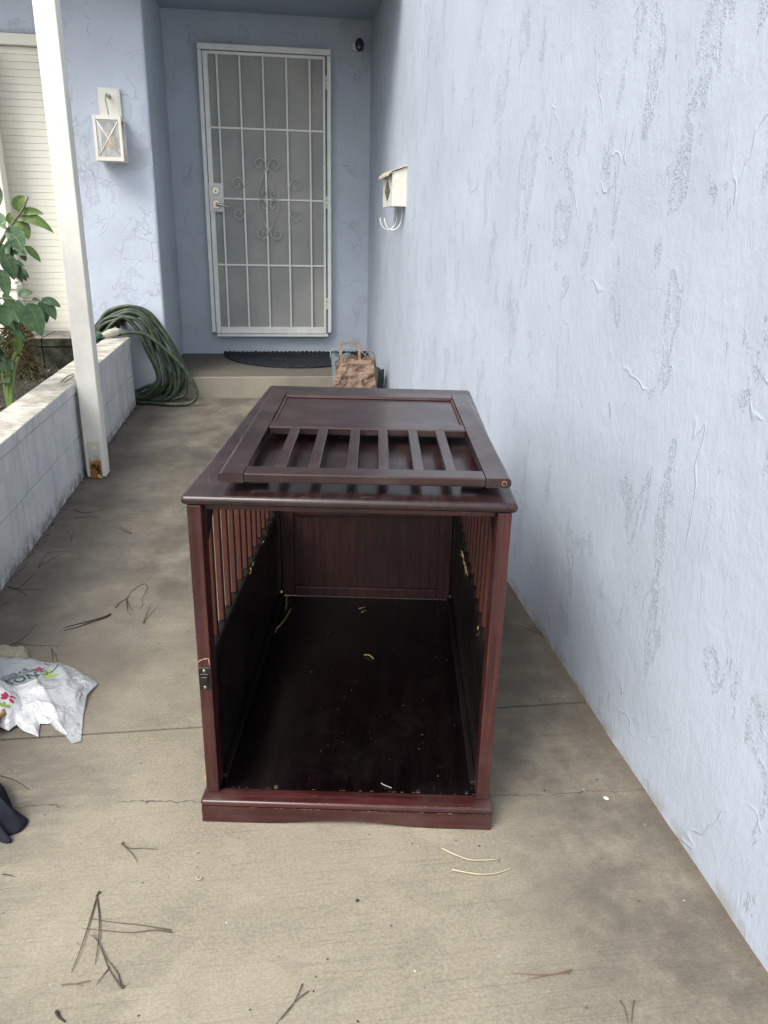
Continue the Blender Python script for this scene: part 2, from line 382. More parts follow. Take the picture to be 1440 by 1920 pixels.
# normal = ux x uz must face the walkway
wall_grid('wall', M_wall, (0.796, 6.545, -0.05), (0, -9.0, 0), (0, 0, 2.65), 300, 90, 0.2, 'long pale blue stucco wall beside the path', foot=0.010)
wall_grid('wall', M_recess, (-0.734, 6.528, 0.10), (1.55, 0, 0), (0, 0, 2.50), 50, 70, 0.2, 'back stucco wall around the security door')
wall_grid('wall', M_recess, (-0.7160, 5.5415, -0.05), (0, 1.0, 0), (0, 0, 2.65), 40, 70, 0.15, 'shaded side wall of the porch recess', amp=0.002)
wall_grid('wall', M_pillar, (-1.30, 5.54, -0.05), (0.585, 0, 0), (0, 0, 2.65), 30, 80, 0.02, 'stucco wall that carries the white lantern')
wall_grid('wall', M_pillar, (-3.6, 5.54, 2.19), (2.297, 0, 0), (0, 0, 0.42), 40, 10, 0.1, 'stucco band above the white siding')
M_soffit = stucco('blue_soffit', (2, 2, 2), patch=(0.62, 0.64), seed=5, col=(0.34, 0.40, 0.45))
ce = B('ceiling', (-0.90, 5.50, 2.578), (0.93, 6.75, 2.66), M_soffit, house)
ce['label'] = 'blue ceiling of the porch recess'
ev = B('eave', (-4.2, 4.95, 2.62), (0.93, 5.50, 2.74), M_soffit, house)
ev['label'] = 'deep roof eave over the lantern wall'
B('roof_beam', (-0.90, 3.62, 2.42), (-0.78, 5.50, 2.60), M_post, house)
# siding
B('siding_backing', (-3.5, 5.583, -0.05), (-1.31, 5.66, 2.13), M_sid, house)
sid = empty('siding', None, None); sid.parent = house; sid['label'] = 'white horizontal narrow board siding left of the post'
ms = None; z = 0.0; pitch = 0.0405
bm = bmesh.new(); box(bm, (-1.1, -0.0095, 0.0), (1.1, 0.0,  pitch-0.0012), 0.0015, 1)
s0 = obj('siding_board', bm, M_sid, sid); s0.location = (-2.41, 5.5825, 0.02)
for k in range(1, 52):
    s = s0.copy(); link(s); s.parent = sid; s.location = (-2.41, 5.5825+random.uniform(-0.0006, 0.0006), 0.02+k*pitch)
tr = B('lintel_trim', (-3.5, 5.535, 2.128), (-1.302, 5.60, 2.188), M_sid, house, 0.003)
tr['label'] = 'white trim board above the siding'
jt = B('corner_trim', (-1.312, 5.525, -0.05), (-1.298, 5.61, 2.127), M_sid, house)
vt = B('trim_board', (-1.90, 5.40, -0.05), (-1.598, 5.50, 2.127), M_sid, house, 0.004)
vt['label'] = 'white vertical trim board behind the leafy plant'

# security door -----------------------------------------------------
YD = 6.478
door = empty('security_door', None, None); door.parent = house; door.location = (0, 0, 0)
door['label'] = 'white steel security door with vertical bars and scrollwork'
fb = bmesh.new()
box(fb, (-0.470, YD-0.012, 0.330), (-0.441, YD+0.055, 2.322), 0.003); box(fb, (0.461, YD-0.012, 0.330), (0.490, YD+0.055, 2.322), 0.003)
box(fb, (-0.470, YD-0.018, 2.324), (0.490, YD+0.055, 2.364), 0.004)
obj('frame', fb, M_doorwhite, door)
lf = bmesh.new()
box(lf, (-0.436, YD-0.006, 0.322), (-0.400, YD+0.024, 2.318), 0.003); box(lf, (0.431, YD-0.006, 0.322), (0.448, YD+0.024, 2.318), 0.003)
box(lf, (-0.399, YD-0.007, 0.322), (0.430, YD+0.024, 0.372), 0.003); box(lf, (-0.399, YD-0.006, 2.298), (0.430, YD+0.024, 2.318), 0.003)
obj('leaf_frame', lf, M_doorwhite, door)
B('sill_plate', (-0.43, YD-0.02, 0.318-0.018), (0.46, YD+0.05, 0.318), M_doorwhite, door)
b0 = None
for x in (-0.336, -0.174, -0.006, 0.163, 0.333):
    if b0 is None:
        bm = bmesh.new(); box(bm, (-0.0062, -0.0062, 0.373), (0.0062, 0.0062, 2.297), 0.001); b0 = obj('bar', bm, M_doorwhite, door); b0.location = (x, YD, 0)
    else: b = b0.copy(); link(b); b.parent = door; b.location = (x, YD, 0)
c0 = None
for z in (1.822, 1.334, 0.850):
    if c0 is None:
        bm = bmesh.new(); box(bm, (-0.398, 0.0065, -0.0065), (0.430, 0.0175, 0.0065), 0.001); c0 = obj('crossbar', bm, M_doorwhite, door); c0.location = (0, YD, z)
    else: b = c0.copy(); link(b); b.parent = door; b.location = (0, YD, z)
def spiral(cx, cz, r0, a0, turns, sgn, n=22):
    return [(cx+(r0*(1-0.62*i/n))*math.cos(a0+sgn*turns*2*math.pi*i/n), YD-0.008, cz+(r0*(1-0.62*i/n))*math.sin(a0+sgn*turns*2*math.pi*i/n)) for i in range(n+1)]
cx0 = 0.006
for sg in (-1, 1):
    for sz in (1, -1):
        mid = 1.334
        def P(x, z): return (cx0+sg*x, YD-0.008, mid+sz*z)
        body = [P(0.006, 0.235), P(0.030, 0.175), P(0.062, 0.10), P(0.080, 0.045), P(0.072, 0.012), P(0.045, 0.004), P(0.022, 0.018), P(0.016, 0.048), P(0.030, 0.066), P(0.044, 0.052), P(0.046, 0.036)]
        T('scroll', body, 0.0042, M_scroll, door, 6, 5)
        curl = [P(0.002, 0.20), P(0.008, 0.24), P(0.026, 0.275), P(0.058, 0.288), P(0.086, 0.268), P(0.088, 0.236), P(0.064, 0.220), P(0.048, 0.232), P(0.050, 0.252)]
        T('scroll', curl, 0.0042, M_scroll, door, 6, 5)
        bx = 0.163 if sg > 0 else 0.180
        side = [P(bx, 0.075), P(bx+0.012, 0.125), P(bx+0.045, 0.150), P(bx+0.078, 0.128), P(bx+0.076, 0.090), P(bx+0.050, 0.075), P(bx+0.032, 0.090), P(bx+0.034, 0.112)]
        T('scroll', side, 0.0042, M_scroll, door, 6, 5)
lp = bmesh.new(); box(lp, (-0.438, YD-0.014, 1.238), (-0.329, YD-0.0065, 1.440), 0.002)
box(lp, (-0.420, YD-0.017, 1.430), (-0.329, YD-0.014, 1.440), 0.001); box(lp, (-0.420, YD-0.017, 1.238), (-0.329, YD-0.014, 1.248), 0.001)
obj('lock_plate', lp, M_doorwhite, door)
bm = bmesh.new(); cyl(bm, (-0.386, YD-0.014, 1.385), (-0.386, YD-0.030, 1.385), 0.031, 24, 0.026); cyl(bm, (-0.386, YD-0.030, 1.385), (-0.386, YD-0.036, 1.385), 0.018, 20); obj('deadbolt', bm, M_chrome, door)
B('keyhole', (-0.389, YD-0.0375, 1.378), (-0.383, YD-0.036, 1.392), M_dark, door)
bm = bmesh.new(); cyl(bm, (-0.386, YD-0.014, 1.290), (-0.386, YD-0.026, 1.290), 0.034, 24, 0.030); cyl(bm, (-0.386, YD-0.026, 1.290), (-0.386, YD-0.062, 1.290), 0.015, 16)
tube(bm, spline([(-0.386, YD-0.060, 1.290), (-0.350, YD-0.064, 1.286), (-0.310, YD-0.062, 1.277), (-0.280, YD-0.055, 1.270)], 5), 0.0095, 10, taper=lambda t: 1.25-0.5*t); obj('lever_handle', bm, M_chrome, door)
h0 = None
for z in (2.149, 1.323, 0.558):
    if h0 is None:
        bm = bmesh.new()
        for k in range(3): cyl(bm, (0, 0, -0.045+k*0.031), (0, 0, -0.045+k*0.031+0.028), 0.0075, 10)
        h0 = obj('hinge', bm, M_doorwhite, door); h0.location = (0.4545, YD-0.008, z)
    else: b = h0.copy(); link(b); b.parent = door; b.location = (0.4545, YD-0.008, z)
# fly screen mesh behind the bars and the entry door behind that
t = NT('fly_screen', 0.7, 0.3); t.color(t.mix(t.ramp(t.noise(t.map(), 2.5, 4), 0.3, 0.7), (0.44, 0.45, 0.43), (0.56, 0.56, 0.52))); trn = t.n.new('ShaderNodeBsdfTransparent'); mx = t.n.new('ShaderNodeMixShader'); mx.inputs[0].default_value = 0.55
t.link(trn.outputs[0], mx.inputs[1]); t.link(t.b.outputs[0], mx.inputs[2]); t.link(mx.outputs[0], t.n['Material Output'].inputs[0]); t.m.blend_method = 'BLEND'
B('fly_screen', (-0.40, YD+0.0185, 0.37), (0.431, YD+0.0200, 2.30), t.m, door)
M_entry = plain('cream_entry_door', (0.44, 0.41, 0.34), 0.35, var=0.06, scale=3)
M_entryd = plain('grey_glass_entry', (0.16, 0.17, 0.16), 0.18, var=0.15, scale=4)
en = empty('entry_door', None, None); en.parent = house; en['label'] = 'dim grey glazed entry door behind the fly screen'
B('panel', (-0.40, YD+0.0285, 0.36), (0.16, YD+0.040, 2.31), M_entryd, en)
B('stile', (0.16, YD+0.026, 0.36), (0.20, YD+0.042, 2.31), plain('cream_stile', (0.50, 0.48, 0.40), 0.4), en)
B('panel', (0.20, YD+0.0285, 0.36), (0.36, YD+0.040, 2.31), M_entry, en)
bm = bmesh.new()
for k in range(3): box(bm, (0.362+k*0.022, YD+0.026, 0.36), (0.378+k*0.022, YD+0.041, 2.31), 0.002)
obj('side_trim', bm, plain('cream_trim', (0.42, 0.39, 0.31), 0.45), en)
B('bolt', (0.10, YD+0.024, 1.40), (0.135, YD+0.0285, 1.407), M_chrome, en); B('bolt', (0.075, YD+0.024, 1.145), (0.135, YD+0.0285, 1.152), M_chrome, en)

# ------------------------------------------------------------------ porch post
pp = empty('porch_post', 'weathered white square porch post with a rusted base plate', 'post', (-0.8465, 3.732, 0))
bm = bmesh.new()
for k in range(24):
    pass
box(bm, (-0.0435, -0.045, 0.006), (0.0435, 0.045, 2.42), 0.004, 2); obj('shaft', bm, M_post, pp)
bm = bmesh.new(); box(bm, (-0.028, -0.050, 0.0), (0.026, -0.0452, 0.185), 0.002); obj('base_plate', bm, M_rust, pp)
for zz in (0.15, 0.10):
    bm = bmesh.new(); cyl(bm, (0.0, -0.050, zz), (0.0, -0.056, zz), 0.008, 10); obj('bolt', bm, M_post if zz > 0.12 else M_rust, pp)

# ------------------------------------------------------------------ planter wall
XL = -0.91
pw = empty('planter_wall', 'low white painted block planter wall with worn capstones', 'wall', (-0.98, 3.2, 0))
def blk(parent, a, b, mats, bev=0.006, name='block', top=False):
    bm = bmesh.new(); box(bm, a, b, bev, 2)
    for f in bm.faces:
        if top and f.normal.z > 0.8: f.material_index = 1
        if top and f.normal.x < -0.8: f.material_index = 2
    bmesh.ops.subdivide_edges(bm, edges=[e for e in bm.edges if e.calc_length() > 0.09], cuts=3, use_grid_fill=True)
    for v in bm.verts:
        v.co += 0.0022*noise.noise_vector(v.co*14)
    o = obj(name, bm, mats, parent)
    o.location = tuple(-c for c in parent.location) if parent.location.length else (0, 0, 0)
    return o
def course(y0, y1, off, L, z0, z1, name, parent, xa=-1.045, xb=XL, top=False, gap=0.0032):
    y = off
    while y > y0: y -= L
    while y < y1:
        a, b = max(y, y0)+gap, min(y+L, y1)-gap
        if b-a > 0.03:
            j = random.uniform(-0.0012, 0.0012)
            blk(parent, (xa+j, a, z0), (xb+j, b, z1), [M_block, M_cap, M_moss], 0.004, name, top)
        y += L
course(1.2, 5.27, 3.22, 0.425, 0.0, 0.2015, 'block', pw)
course(1.2, 5.27, 3.31, 0.425, 0.2055, 0.403, 'block', pw)
course(1.2, 5.27, 3.21, 0.40, 0.407, 0.455, 'capstone', pw, -1.052, XL+0.006, True)
bm = bmesh.new(); box(bm, (-1.035, 1.21, 0.0), (XL-0.0065, 5.262, 0.45)); o = obj('mortar', bm, plain('painted_mortar', (0.42, 0.43, 0.42), 0.9), pw); o.location = (0.98, -3.2, 0)
lw = empty('ledge_wall', 'mossy dark block wall across the far end of the planter', 'wall', (-1.8, 5.3, 0))
k = 0
for x in (-2.65, -2.24, -1.83, -1.42):
    for (z0, z1) in ((0.0, 0.205), (0.209, 0.405)):
        blk(lw, (x+0.002, 5.145, z0), (x+0.368 if x > -1.5 else x+0.408, 5.515, z1), [M_moss], 0.005)
    blk(lw, (x+0.002, 5.14, 0.409), (x+0.368 if x > -1.5 else x+0.408, 5.52, 0.462), [M_moss, M_ledge, M_moss], 0.005, 'capstone', True)
so = bmesh.new(); gr = []
for j in range(50):
    row = []
    for i in range(30):
        x = -3.2+(2.14)*i/29; y = 1.3+3.83*j/49
        row.append(so.verts.new((x, y, 0.27+0.03*noise.noise(Vector((x*4, y*4, 1)))+0.018*noise.noise(Vector((x*17, y*17, 2))))))
    gr.append(row)
for j in range(49):
    for i in range(29): so.faces.new((gr[j][i], gr[j][i+1], gr[j+1][i+1], gr[j+1][i]))
so = obj('planter_soil', so, M_soil, None, True); tag(so, 'dark mulch soil filling the planter', None, kind='structure')
bm = bmesh.new()
for k in range(1500):
    x = random.uniform(-1.9, -1.06); y = random.uniform(2.6, 5.1); s = random.uniform(0.006, 0.022)
    a = random.uniform(0, 6.28); zz = 0.275+0.03*noise.noise(Vector((x*4, y*4, 1)))+0.018*noise.noise(Vector((x*17, y*17, 2)))
    d = Vector((math.cos(a), math.sin(a), random.uniform(-0.4, 0.5)))*s; e = Vector((-math.sin(a), math.cos(a), random.uniform(-0.5, 0.5)))*s*random.uniform(0.2, 0.5)
    c = Vector((x, y, zz)); f = bm.faces.new([bm.verts.new(c+q) for q in (-d, e, d, -e)]); f.material_index = random.choice((0, 0, 1))
lt = obj('bark_litter', bm, [plain('bark_chip', (0.06, 0.045, 0.032), 0.9, var=0.4), plain('pale_litter', (0.20, 0.18, 0.15), 0.9, var=0.4)])
tag(lt, 'scattered bark chips and leaf litter on the planter soil', 'leaf litter', kind='stuff')
# ================================================================== THE CRATE
CX, CY, TH = 0.12866, 1.29485, -0.15825
crate = empty('dog_crate', 'large dark mahogany wooden dog crate standing open on the path with its door taken off', 'dog crate', (CX, CY, 0), TH)
def rbox(name, a, b, mat, parent=crate, bev=0.0025, seg=2): return B(name, a, b, mat, parent, bev, seg)
# base skirt with a shallow arch cut in its lower edge
bm = bmesh.new(); top = 0.0385; poly = []
for i in range(41):
    x = -0.298+0.596*i/40; u = abs(x)/0.298
    z = 0.0 if u > 0.62 else 0.0135*(0.5+0.5*math.cos(math.pi*u/0.62))
    poly.append((x, z))
poly += [(0.298, top), (-0.298, top)]
prism(bm, poly, -0.026, -0.009, 'y'); obj('base_skirt', bm, W_x, crate)
bm = bmesh.new(); box(bm, (-0.300, -0.027, 0.0388), (0.300, 0.016, 0.0535), 0.006, 3); obj('base_moulding', bm, W_x, crate, True)
for s in (-1, 1):
    bm = bmesh.new(); poly = []
    for i in range(31):
        y = -0.008+1.0*i/30; u = abs(y-0.49)/0.49; z = 0.0 if u > 0.7 else 0.0135*(0.5+0.5*math.cos(math.pi*u/0.7)); poly.append((y, z))
    poly += [(0.992, top), (-0.008, top)]
    prism(bm, poly, 0.281*s, 0.298*s, 'x'); obj('base_skirt', bm, W_y, crate)
    rbox('base_moulding', (min(0.2815*s, 0.2995*s), 0.0165, 0.0388), (max(0.2815*s, 0.2995*s), 0.992, 0.0535), W_y, bev=0.005)
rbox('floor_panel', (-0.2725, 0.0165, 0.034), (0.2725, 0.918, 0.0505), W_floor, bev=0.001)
for x in (-0.151, 0.148, 0.250):
    bm = bmesh.new(); cyl(bm, (x, 0.022, 0.0506), (x, 0.022, 0.0545), 0.0055, 14, 0.0042); obj('screw_cap', bm, M_dark if x > 0 else plain('bronze_cap', (0.09, 0.06, 0.045), 0.4, 0.4), crate)
# legs
for s in (-1, 1):
    for (y0, y1) in ((0.0, 0.044), (0.945, 0.985)):
        a, b = sorted((0.267*s, 0.2925*s)); rbox('leg', (a, y0, 0.0537), (b, y1, 0.6870), W_z, bev=0.002)
# sides
for s in (-1, 1):
    def sx(a, b): return (min(a*s, b*s), max(a*s, b*s))
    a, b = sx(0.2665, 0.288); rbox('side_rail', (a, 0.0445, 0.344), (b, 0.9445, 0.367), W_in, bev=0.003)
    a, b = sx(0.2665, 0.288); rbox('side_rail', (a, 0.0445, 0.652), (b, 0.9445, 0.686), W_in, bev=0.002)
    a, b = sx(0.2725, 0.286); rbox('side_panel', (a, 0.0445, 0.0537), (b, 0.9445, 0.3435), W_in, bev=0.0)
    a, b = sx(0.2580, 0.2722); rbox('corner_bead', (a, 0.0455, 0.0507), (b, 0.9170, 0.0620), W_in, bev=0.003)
    sl0 = None
    for k in range(13):
        y = 0.105+0.067*k
        if sl0 is None:
            bm = bmesh.new(); box(bm, (-0.0055, -0.009, 0.3672), (0.0055, 0.009, 0.6518), 0.0012); sl0 = obj('slat', bm, W_slat, crate)
        else: q = sl0.copy(); link(q); q.parent = crate; sl0b = q
        (sl0 if k == 0 else q).location = (0.2805*s, y, 0)
    bm = bmesh.new(); prism(bm, [(0.0442, 0.652), (0.105, 0.652), (0.0442, 0.600)], 0.2672*s, 0.2878*s, 'x'); obj('corner_bracket', bm, W_in, crate)
# back: framed panel
rbox('back_stile', (-0.2663, 0.9195, 0.0507), (-0.226, 0.9440, 0.6865), W_back); rbox('back_stile', (0.226, 0.9195, 0.0507), (0.2663, 0.9440, 0.6865), W_back)
rbox('back_rail', (-0.2255, 0.9200, 0.0507), (0.2255, 0.9440, 0.0830), W_back); rbox('back_rail', (-0.2255, 0.9200, 0.326), (0.2255, 0.9440, 0.366), W_back); rbox('back_rail', (-0.2255, 0.9200, 0.640), (0.2255, 0.9440, 0.6865), W_back)
rbox('back_panel', (-0.2255, 0.9300, 0.0835), (0.2255, 0.9380, 0.3255), W_back, bev=0.0); rbox('back_panel', (-0.2255, 0.9300, 0.3665), (0.2255, 0.9380, 0.6395), W_back, bev=0.0)
# top with a bullnose edge, front rail below it
bm = bmesh.new(); box(bm, (-0.302, -0.006, 0.6880), (0.302, 1.016, 0.7065), 0.0085, 4)
for f in bm.faces: f.smooth = True
tp = obj('top_panel', bm, W_top, crate)
rbox('front_rail', (-0.2665, 0.020, 0.672), (0.2665, 0.040, 0.6872), W_x)
# latch plate on the left leg
bm = bmesh.new(); box(bm, (-0.2915, -0.0022, 0.303), (-0.2685, -0.0002, 0.352), 0.0008); lt_ = obj('latch_plate', bm, M_dark, crate)
bm = bmesh.new(); box(bm, (-0.2865, -0.0062, 0.316), (-0.2735, -0.0024, 0.333), 0.001); box(bm, (-0.2885, -0.0048, 0.3335), (-0.2715, -0.0024, 0.3395), 0.001); o = obj('latch_catch', bm, M_dark, lt_)
for z in (0.3455, 0.3085):
    bm = bmesh.new(); cyl(bm, (-0.280, -0.0023, z), (-0.280, -0.0038, z), 0.0036, 12, 0.0026); obj('screw', bm, M_chrome, lt_)
# chipped and chewed spots: pale splinters standing on the broken rail edges
def splinters(name, pts, n, L, label):
    bm = bmesh.new()
    for k in range(n):
        c = Vector(random.choice(pts))+Vector((random.uniform(-.002, .002), random.uniform(-.018, .018), random.uniform(-.004, .006)))
        d = Vector((random.uniform(-.3, .3), random.uniform(-1, 1), random.uniform(-.7, .5))).normalized()*L*random.uniform(.4, 1)
        e = Vector((random.uniform(-.3, .3), .2, random.uniform(-1, 1))).normalized()*L*0.16
        q = d.cross(e).normalized()*L*0.08
        vs = [bm.verts.new(p) for p in (c-d, c+e, c+d, c-e, c+q, c-q)]
        for t3 in ((0, 1, 4), (1, 2, 4), (2, 3, 4), (3, 0, 4), (1, 0, 5), (2, 1, 5), (3, 2, 5), (0, 3, 5)): bm.faces.new([vs[i] for i in t3])
    o = obj(name, bm, M_raw, crate); o['label'] = label; o['kind'] = 'stuff'
splinters('splintered_edge', [(0.2650, 0.44+0.02*i, 0.366-0.001*i) for i in range(8)], 44, 0.011, 'pale chewed splintered patch on the right side rail')
splinters('splintered_edge', [(0.2655, 0.16, 0.362), (0.2655, 0.175, 0.366)], 6, 0.005, 'small pale chips on the right side rail')
splinters('splintered_edge', [(-0.2655, y, 0.366) for y in (0.42, 0.46, 0.52, 0.60, 0.66, 0.74, 0.80)], 30, 0.007, 'small pale chips along the left side rail')
bm = bmesh.new()
for (x0, z0, x1, z1) in ((-0.2918, 0.362, -0.2880, 0.3665), (-0.2880, 0.3665, -0.2800, 0.3705), (-0.2800, 0.3705, -0.2700, 0.372), (-0.2702, 0.372, -0.2690, 0.356)):
    tube(bm, [(x0, -0.0003, z0), (x1, -0.0003, z1)], 0.0006, 5)
o = obj('scratch_mark', bm, M_raw, crate); o['label'] = 'pale curved chip line above the latch'
# paint chips along worn arrises (thin raised flakes of bare wood)
def chips(parent, a, b, n, smin, smax, up_=(0, 0, 1), name='paint_chip'):
    bm = bmesh.new(); a, b = Vector(a), Vector(b); d = (b-a).normalized(); u = Vector(up_)
    s = d.cross(u).normalized()
    for k in range(n):
        t_ = random.random(); c = a+(b-a)*t_; L = random.uniform(smin, smax); W = random.uniform(0.0004, 0.0010)
        vs = [bm.verts.new(c+q) for q in (-d*L, -d*L*0.2+s*W, d*L, d*L*0.1-s*W, u*0.0003)]
        for i in range(4): bm.faces.new((vs[i], vs[(i+1) % 4], vs[4]))
    o = obj(name, bm, M_chip, parent); o['kind'] = 'stuff'; return o
chips(crate, (-0.29, -0.0232, 0.0529), (0.29, -0.0232, 0.0529), 24, 0.001, 0.006)
chips(crate, (-0.29, -0.0262, 0.0386), (0.29, -0.0262, 0.0386), 30, 0.001, 0.008, (0, -1, 0.3))
chips(crate, (-0.27, 0.0160, 0.0537), (0.27, 0.0160, 0.0537), 22, 0.001, 0.006)
chips(crate, (-0.29, 0.002, 0.7066), (0.29, 0.002, 0.7066), 14, 0.001, 0.003)
chips(crate, (-0.2245, 0.9195, 0.0838), (0.2245, 0.9195, 0.0838), 12, 0.001, 0.005, (0, -1, 0))

# straws and crumbs inside the crate: loose things
CM = Matrix.Translation((CX, CY, 0)) @ Matrix.Rotation(TH, 4, 'Z')
M_straw = plain('dry_straw', (0.50, 0.40, 0.19), 0.7); M_straw2 = plain('pale_straw', (0.44, 0.39, 0.27), 0.7)
def loose(name, pts, r, mat, label, cat, group=None, taper=None, n=5, seg=6):
    bm = bmesh.new(); c = Vector(pts[0]); P = spline(pts, n); tube(bm, [p-c for p in P], r, seg, taper=taper)
    o = obj(name, bm, mat); o.location = c; tag(o, label, cat, group); return o
SI = [([(-0.226,0.819,0.056),(-0.234,0.757,0.054),(-0.245,0.715,0.054),(-0.2505,0.695,0.056),(-0.250,0.664,0.060)], 'long curved straw on the crate floor by the left side'),
      ([(-0.250,0.904,0.064),(-0.245,0.868,0.058),(-0.242,0.828,0.053)], 'short bent straw in the far left corner of the crate'),
      ([(0.011,0.564,0.053),(0.025,0.559,0.056),(0.037,0.546,0.053)], 'small curved straw in the middle of the crate floor'),
      ([(-0.017,0.838,0.053),(0.002,0.850,0.053)], 'farther of two tiny straw bits near the back of the crate floor'),
      ([(-0.008,0.815,0.053),(0.006,0.829,0.053)], 'nearer of two tiny straw bits near the back of the crate floor'),
      ([(0.069,0.044,0.0525),(0.078,0.036,0.0535),(0.092,0.030,0.0525)], 'grey thread on the front right of the crate floor')]
for i, (p, lb) in enumerate(SI):
    loose('straw', [CM @ Vector(q) for q in p], (0.0017, 0.0017, 0.0013, 0.0011, 0.0011, 0.0006)[i], M_straw if i < 5 else M_scroll, lb, 'straw', 'straw bits inside the crate')
bm = bmesh.new()
for k in range(90):
    x, y = random.uniform(-0.245, 0.25), random.uniform(0.03, 0.90); c = CM @ Vector((x, y, 0.0514)); s = random.uniform(0.0004, 0.0011)
    if random.random() < 0.08: s *= 1.5
    a = random.uniform(0, 6.3); d = Vector((math.cos(a), math.sin(a), 0)); e = Vector((-d.y, d.x, 0)); L = random.choice((1, 1, 2.5))
    vs = [bm.verts.new(c+q) for q in (d*s*L, e*s, -d*s*L, -e*s, Vector((0, 0, s*0.8)))]
    for i in range(4): bm.faces.new((vs[i], vs[(i+1) % 4], vs[4]))
tag(obj('crumbs', bm, plain('dust_crumb', (0.12, 0.10, 0.085), 0.9)), 'specks of dust and crumbs on the crate floor', 'crumbs', kind='stuff')
# yellow crushed leaf on the base moulding, left
bm = bmesh.new()
for k in range(5):
    c = Vector((random.uniform(-.003, .003), random.uniform(-.003, .004), 0.004+0.0028*k)); a = random.uniform(0, 6)
    d = Vector((math.cos(a), math.sin(a), random.uniform(-.5, .9)))*0.006; e = Vector((-math.sin(a), math.cos(a), .5))*0.004
    bm.faces.new([bm.verts.new(c+q) for q in (-d, e, d, -e)])
yl = obj('yellow_leaf', bm, plain('yellow_petal', (0.55, 0.30, 0.02), 0.7)); yl.location = CM @ Vector((-0.2985, 0.034, 0.0535))
tag(yl, 'crumpled yellow leaf caught on the left of the crate base', 'leaf')

for (pts_, lb_) in (([(-0.262, 0.06), (-0.278, 0.12), (-0.272, 0.20), (-0.250, 0.30)], 'long curved scratch on the left of the crate top'), ([(-0.262, 0.058), (-0.258, 0.050)], 'short scratch at the front left of the crate top'), ([(0.02, 0.012), (0.045, 0.014)], 'fine scratch near the front edge of the crate top')):
    bm = bmesh.new(); tube(bm, spline([(x, y, 0.7064) for x, y in pts_], 8), 0.0004, 5); o = obj('scratch_mark', bm, M_chip, crate); o['label'] = lb_
# ------------------------------------------------------------------ removed crate door lying on top
dz0 = 0.7275
cdoor = empty('crate_door', 'removed slatted dark wood crate door lying flat on top of the crate', 'crate door', CM @ Vector((0.018, 0.38, dz0)), TH+0.012)
cdoor.rotation_euler = (R(0.25), R(0.2), TH+0.026)
def dbox(name, a, b, mat, bev=0.0022, parent=cdoor): return B(name, a, b, mat, parent, bev, 2)
HW, Y0, Y1, TK = 0.2635, -0.358, 0.362, 0.0178
for s in (-1, 1):
    a, b = sorted((HW*s, (HW-0.0455)*s))
    bm = bmesh.new(); box(bm, (a, Y0, 0.0), (b, Y1, TK), 0.0)
    outer = [e for e in bm.edges if all(abs(v.co.x-HW*s) < 1e-5 for v in e.verts) and abs(e.verts[0].co.z-e.verts[1].co.z) < 1e-5]
    bmesh.ops.bevel(bm, geom=outer, offset=0.0065, segments=3, profile=0.5, affect='EDGES')
    obj('stile', bm, W_dst, cdoor)
XR = HW-0.0460
dbox('rail', (-XR, Y0+0.0005, 0.0003), (XR, Y0+0.046, TK-0.0004), W_topx)
dbox('rail', (-XR, Y1-0.046, 0.0003), (XR, Y1-0.0005, TK-0.0004), W_topx)
dbox('rail', (-XR, -0.018, 0.0003), (XR, 0.036, TK-0.0006), W_topx)
dbox('panel', (-XR, 0.0365, 0.004), (XR, Y1-0.0465, 0.0105), W_topx, 0.0)
for (a, b) in (((-XR, 0.0367, 0.0107), (-XR+0.006, Y1-0.0467, 0.0150)), ((XR-0.006, 0.0367, 0.0107), (XR, Y1-0.0467, 0.0150)), ((-XR+0.0062, Y1-0.0527, 0.0107), (XR-0.0062, Y1-0.0467, 0.0150))):
    dbox('bead', a, b, W_x, 0.002)
s0 = None
for k, x in enumerate((-0.154, -0.0925, -0.022, 0.038, 0.103, 0.163)):
    if s0 is None:
        bm = bmesh.new(); box(bm, (-0.0100, Y0+0.0465, 0.005), (0.0100, -0.0185, 0.0165), 0.001); s0 = obj('slat', bm, W_dst, cdoor); s0.location.x = x-0.004
    else: q = s0.copy(); link(q); q.parent = cdoor; q.location.x = x-0.004
bm = bmesh.new(); cyl(bm, (HW-0.013, Y0-0.0004, 0.0092), (HW-0.013, Y0-0.0018, 0.0092), 0.0048, 14); o = obj('screw_hole_plug', bm, plain('pale_ring', (0.20, 0.13, 0.10), 0.6), cdoor)
bm = bmesh.new(); cyl(bm, (HW-0.013, Y0-0.0019, 0.0092), (HW-0.013, Y0-0.0024, 0.0092), 0.0030, 12); obj('screw', bm, M_dark, cdoor)
# hinges / hardware under it that keep it off the top
for (x, y) in ((-0.2, -0.30), (0.2, -0.30), (-0.2, 0.30), (0.2, 0.30)):
    dbox('hinge_knuckle', (x-0.018, y-0.008, -0.0205), (x+0.018, y+0.008, -0.0003), M_dark, 0.002)
chips(cdoor, (-HW+0.0066, Y0+0.01, TK), (-HW+0.0066, Y1-0.02, TK), 30, 0.002, 0.008)
chips(cdoor, (-0.05, Y1-0.0485, 0.0172), (0.16, Y1-0.0485, 0.0172), 36, 0.001, 0.006)
chips(cdoor, (-XR, -0.0165, TK-0.0002), (XR, -0.0165, TK-0.0002), 24, 0.001, 0.005)
chips(cdoor, (-XR, Y0+0.0012, TK-0.0002), (XR, Y0+0.0012, TK-0.0002), 20, 0.001, 0.004)

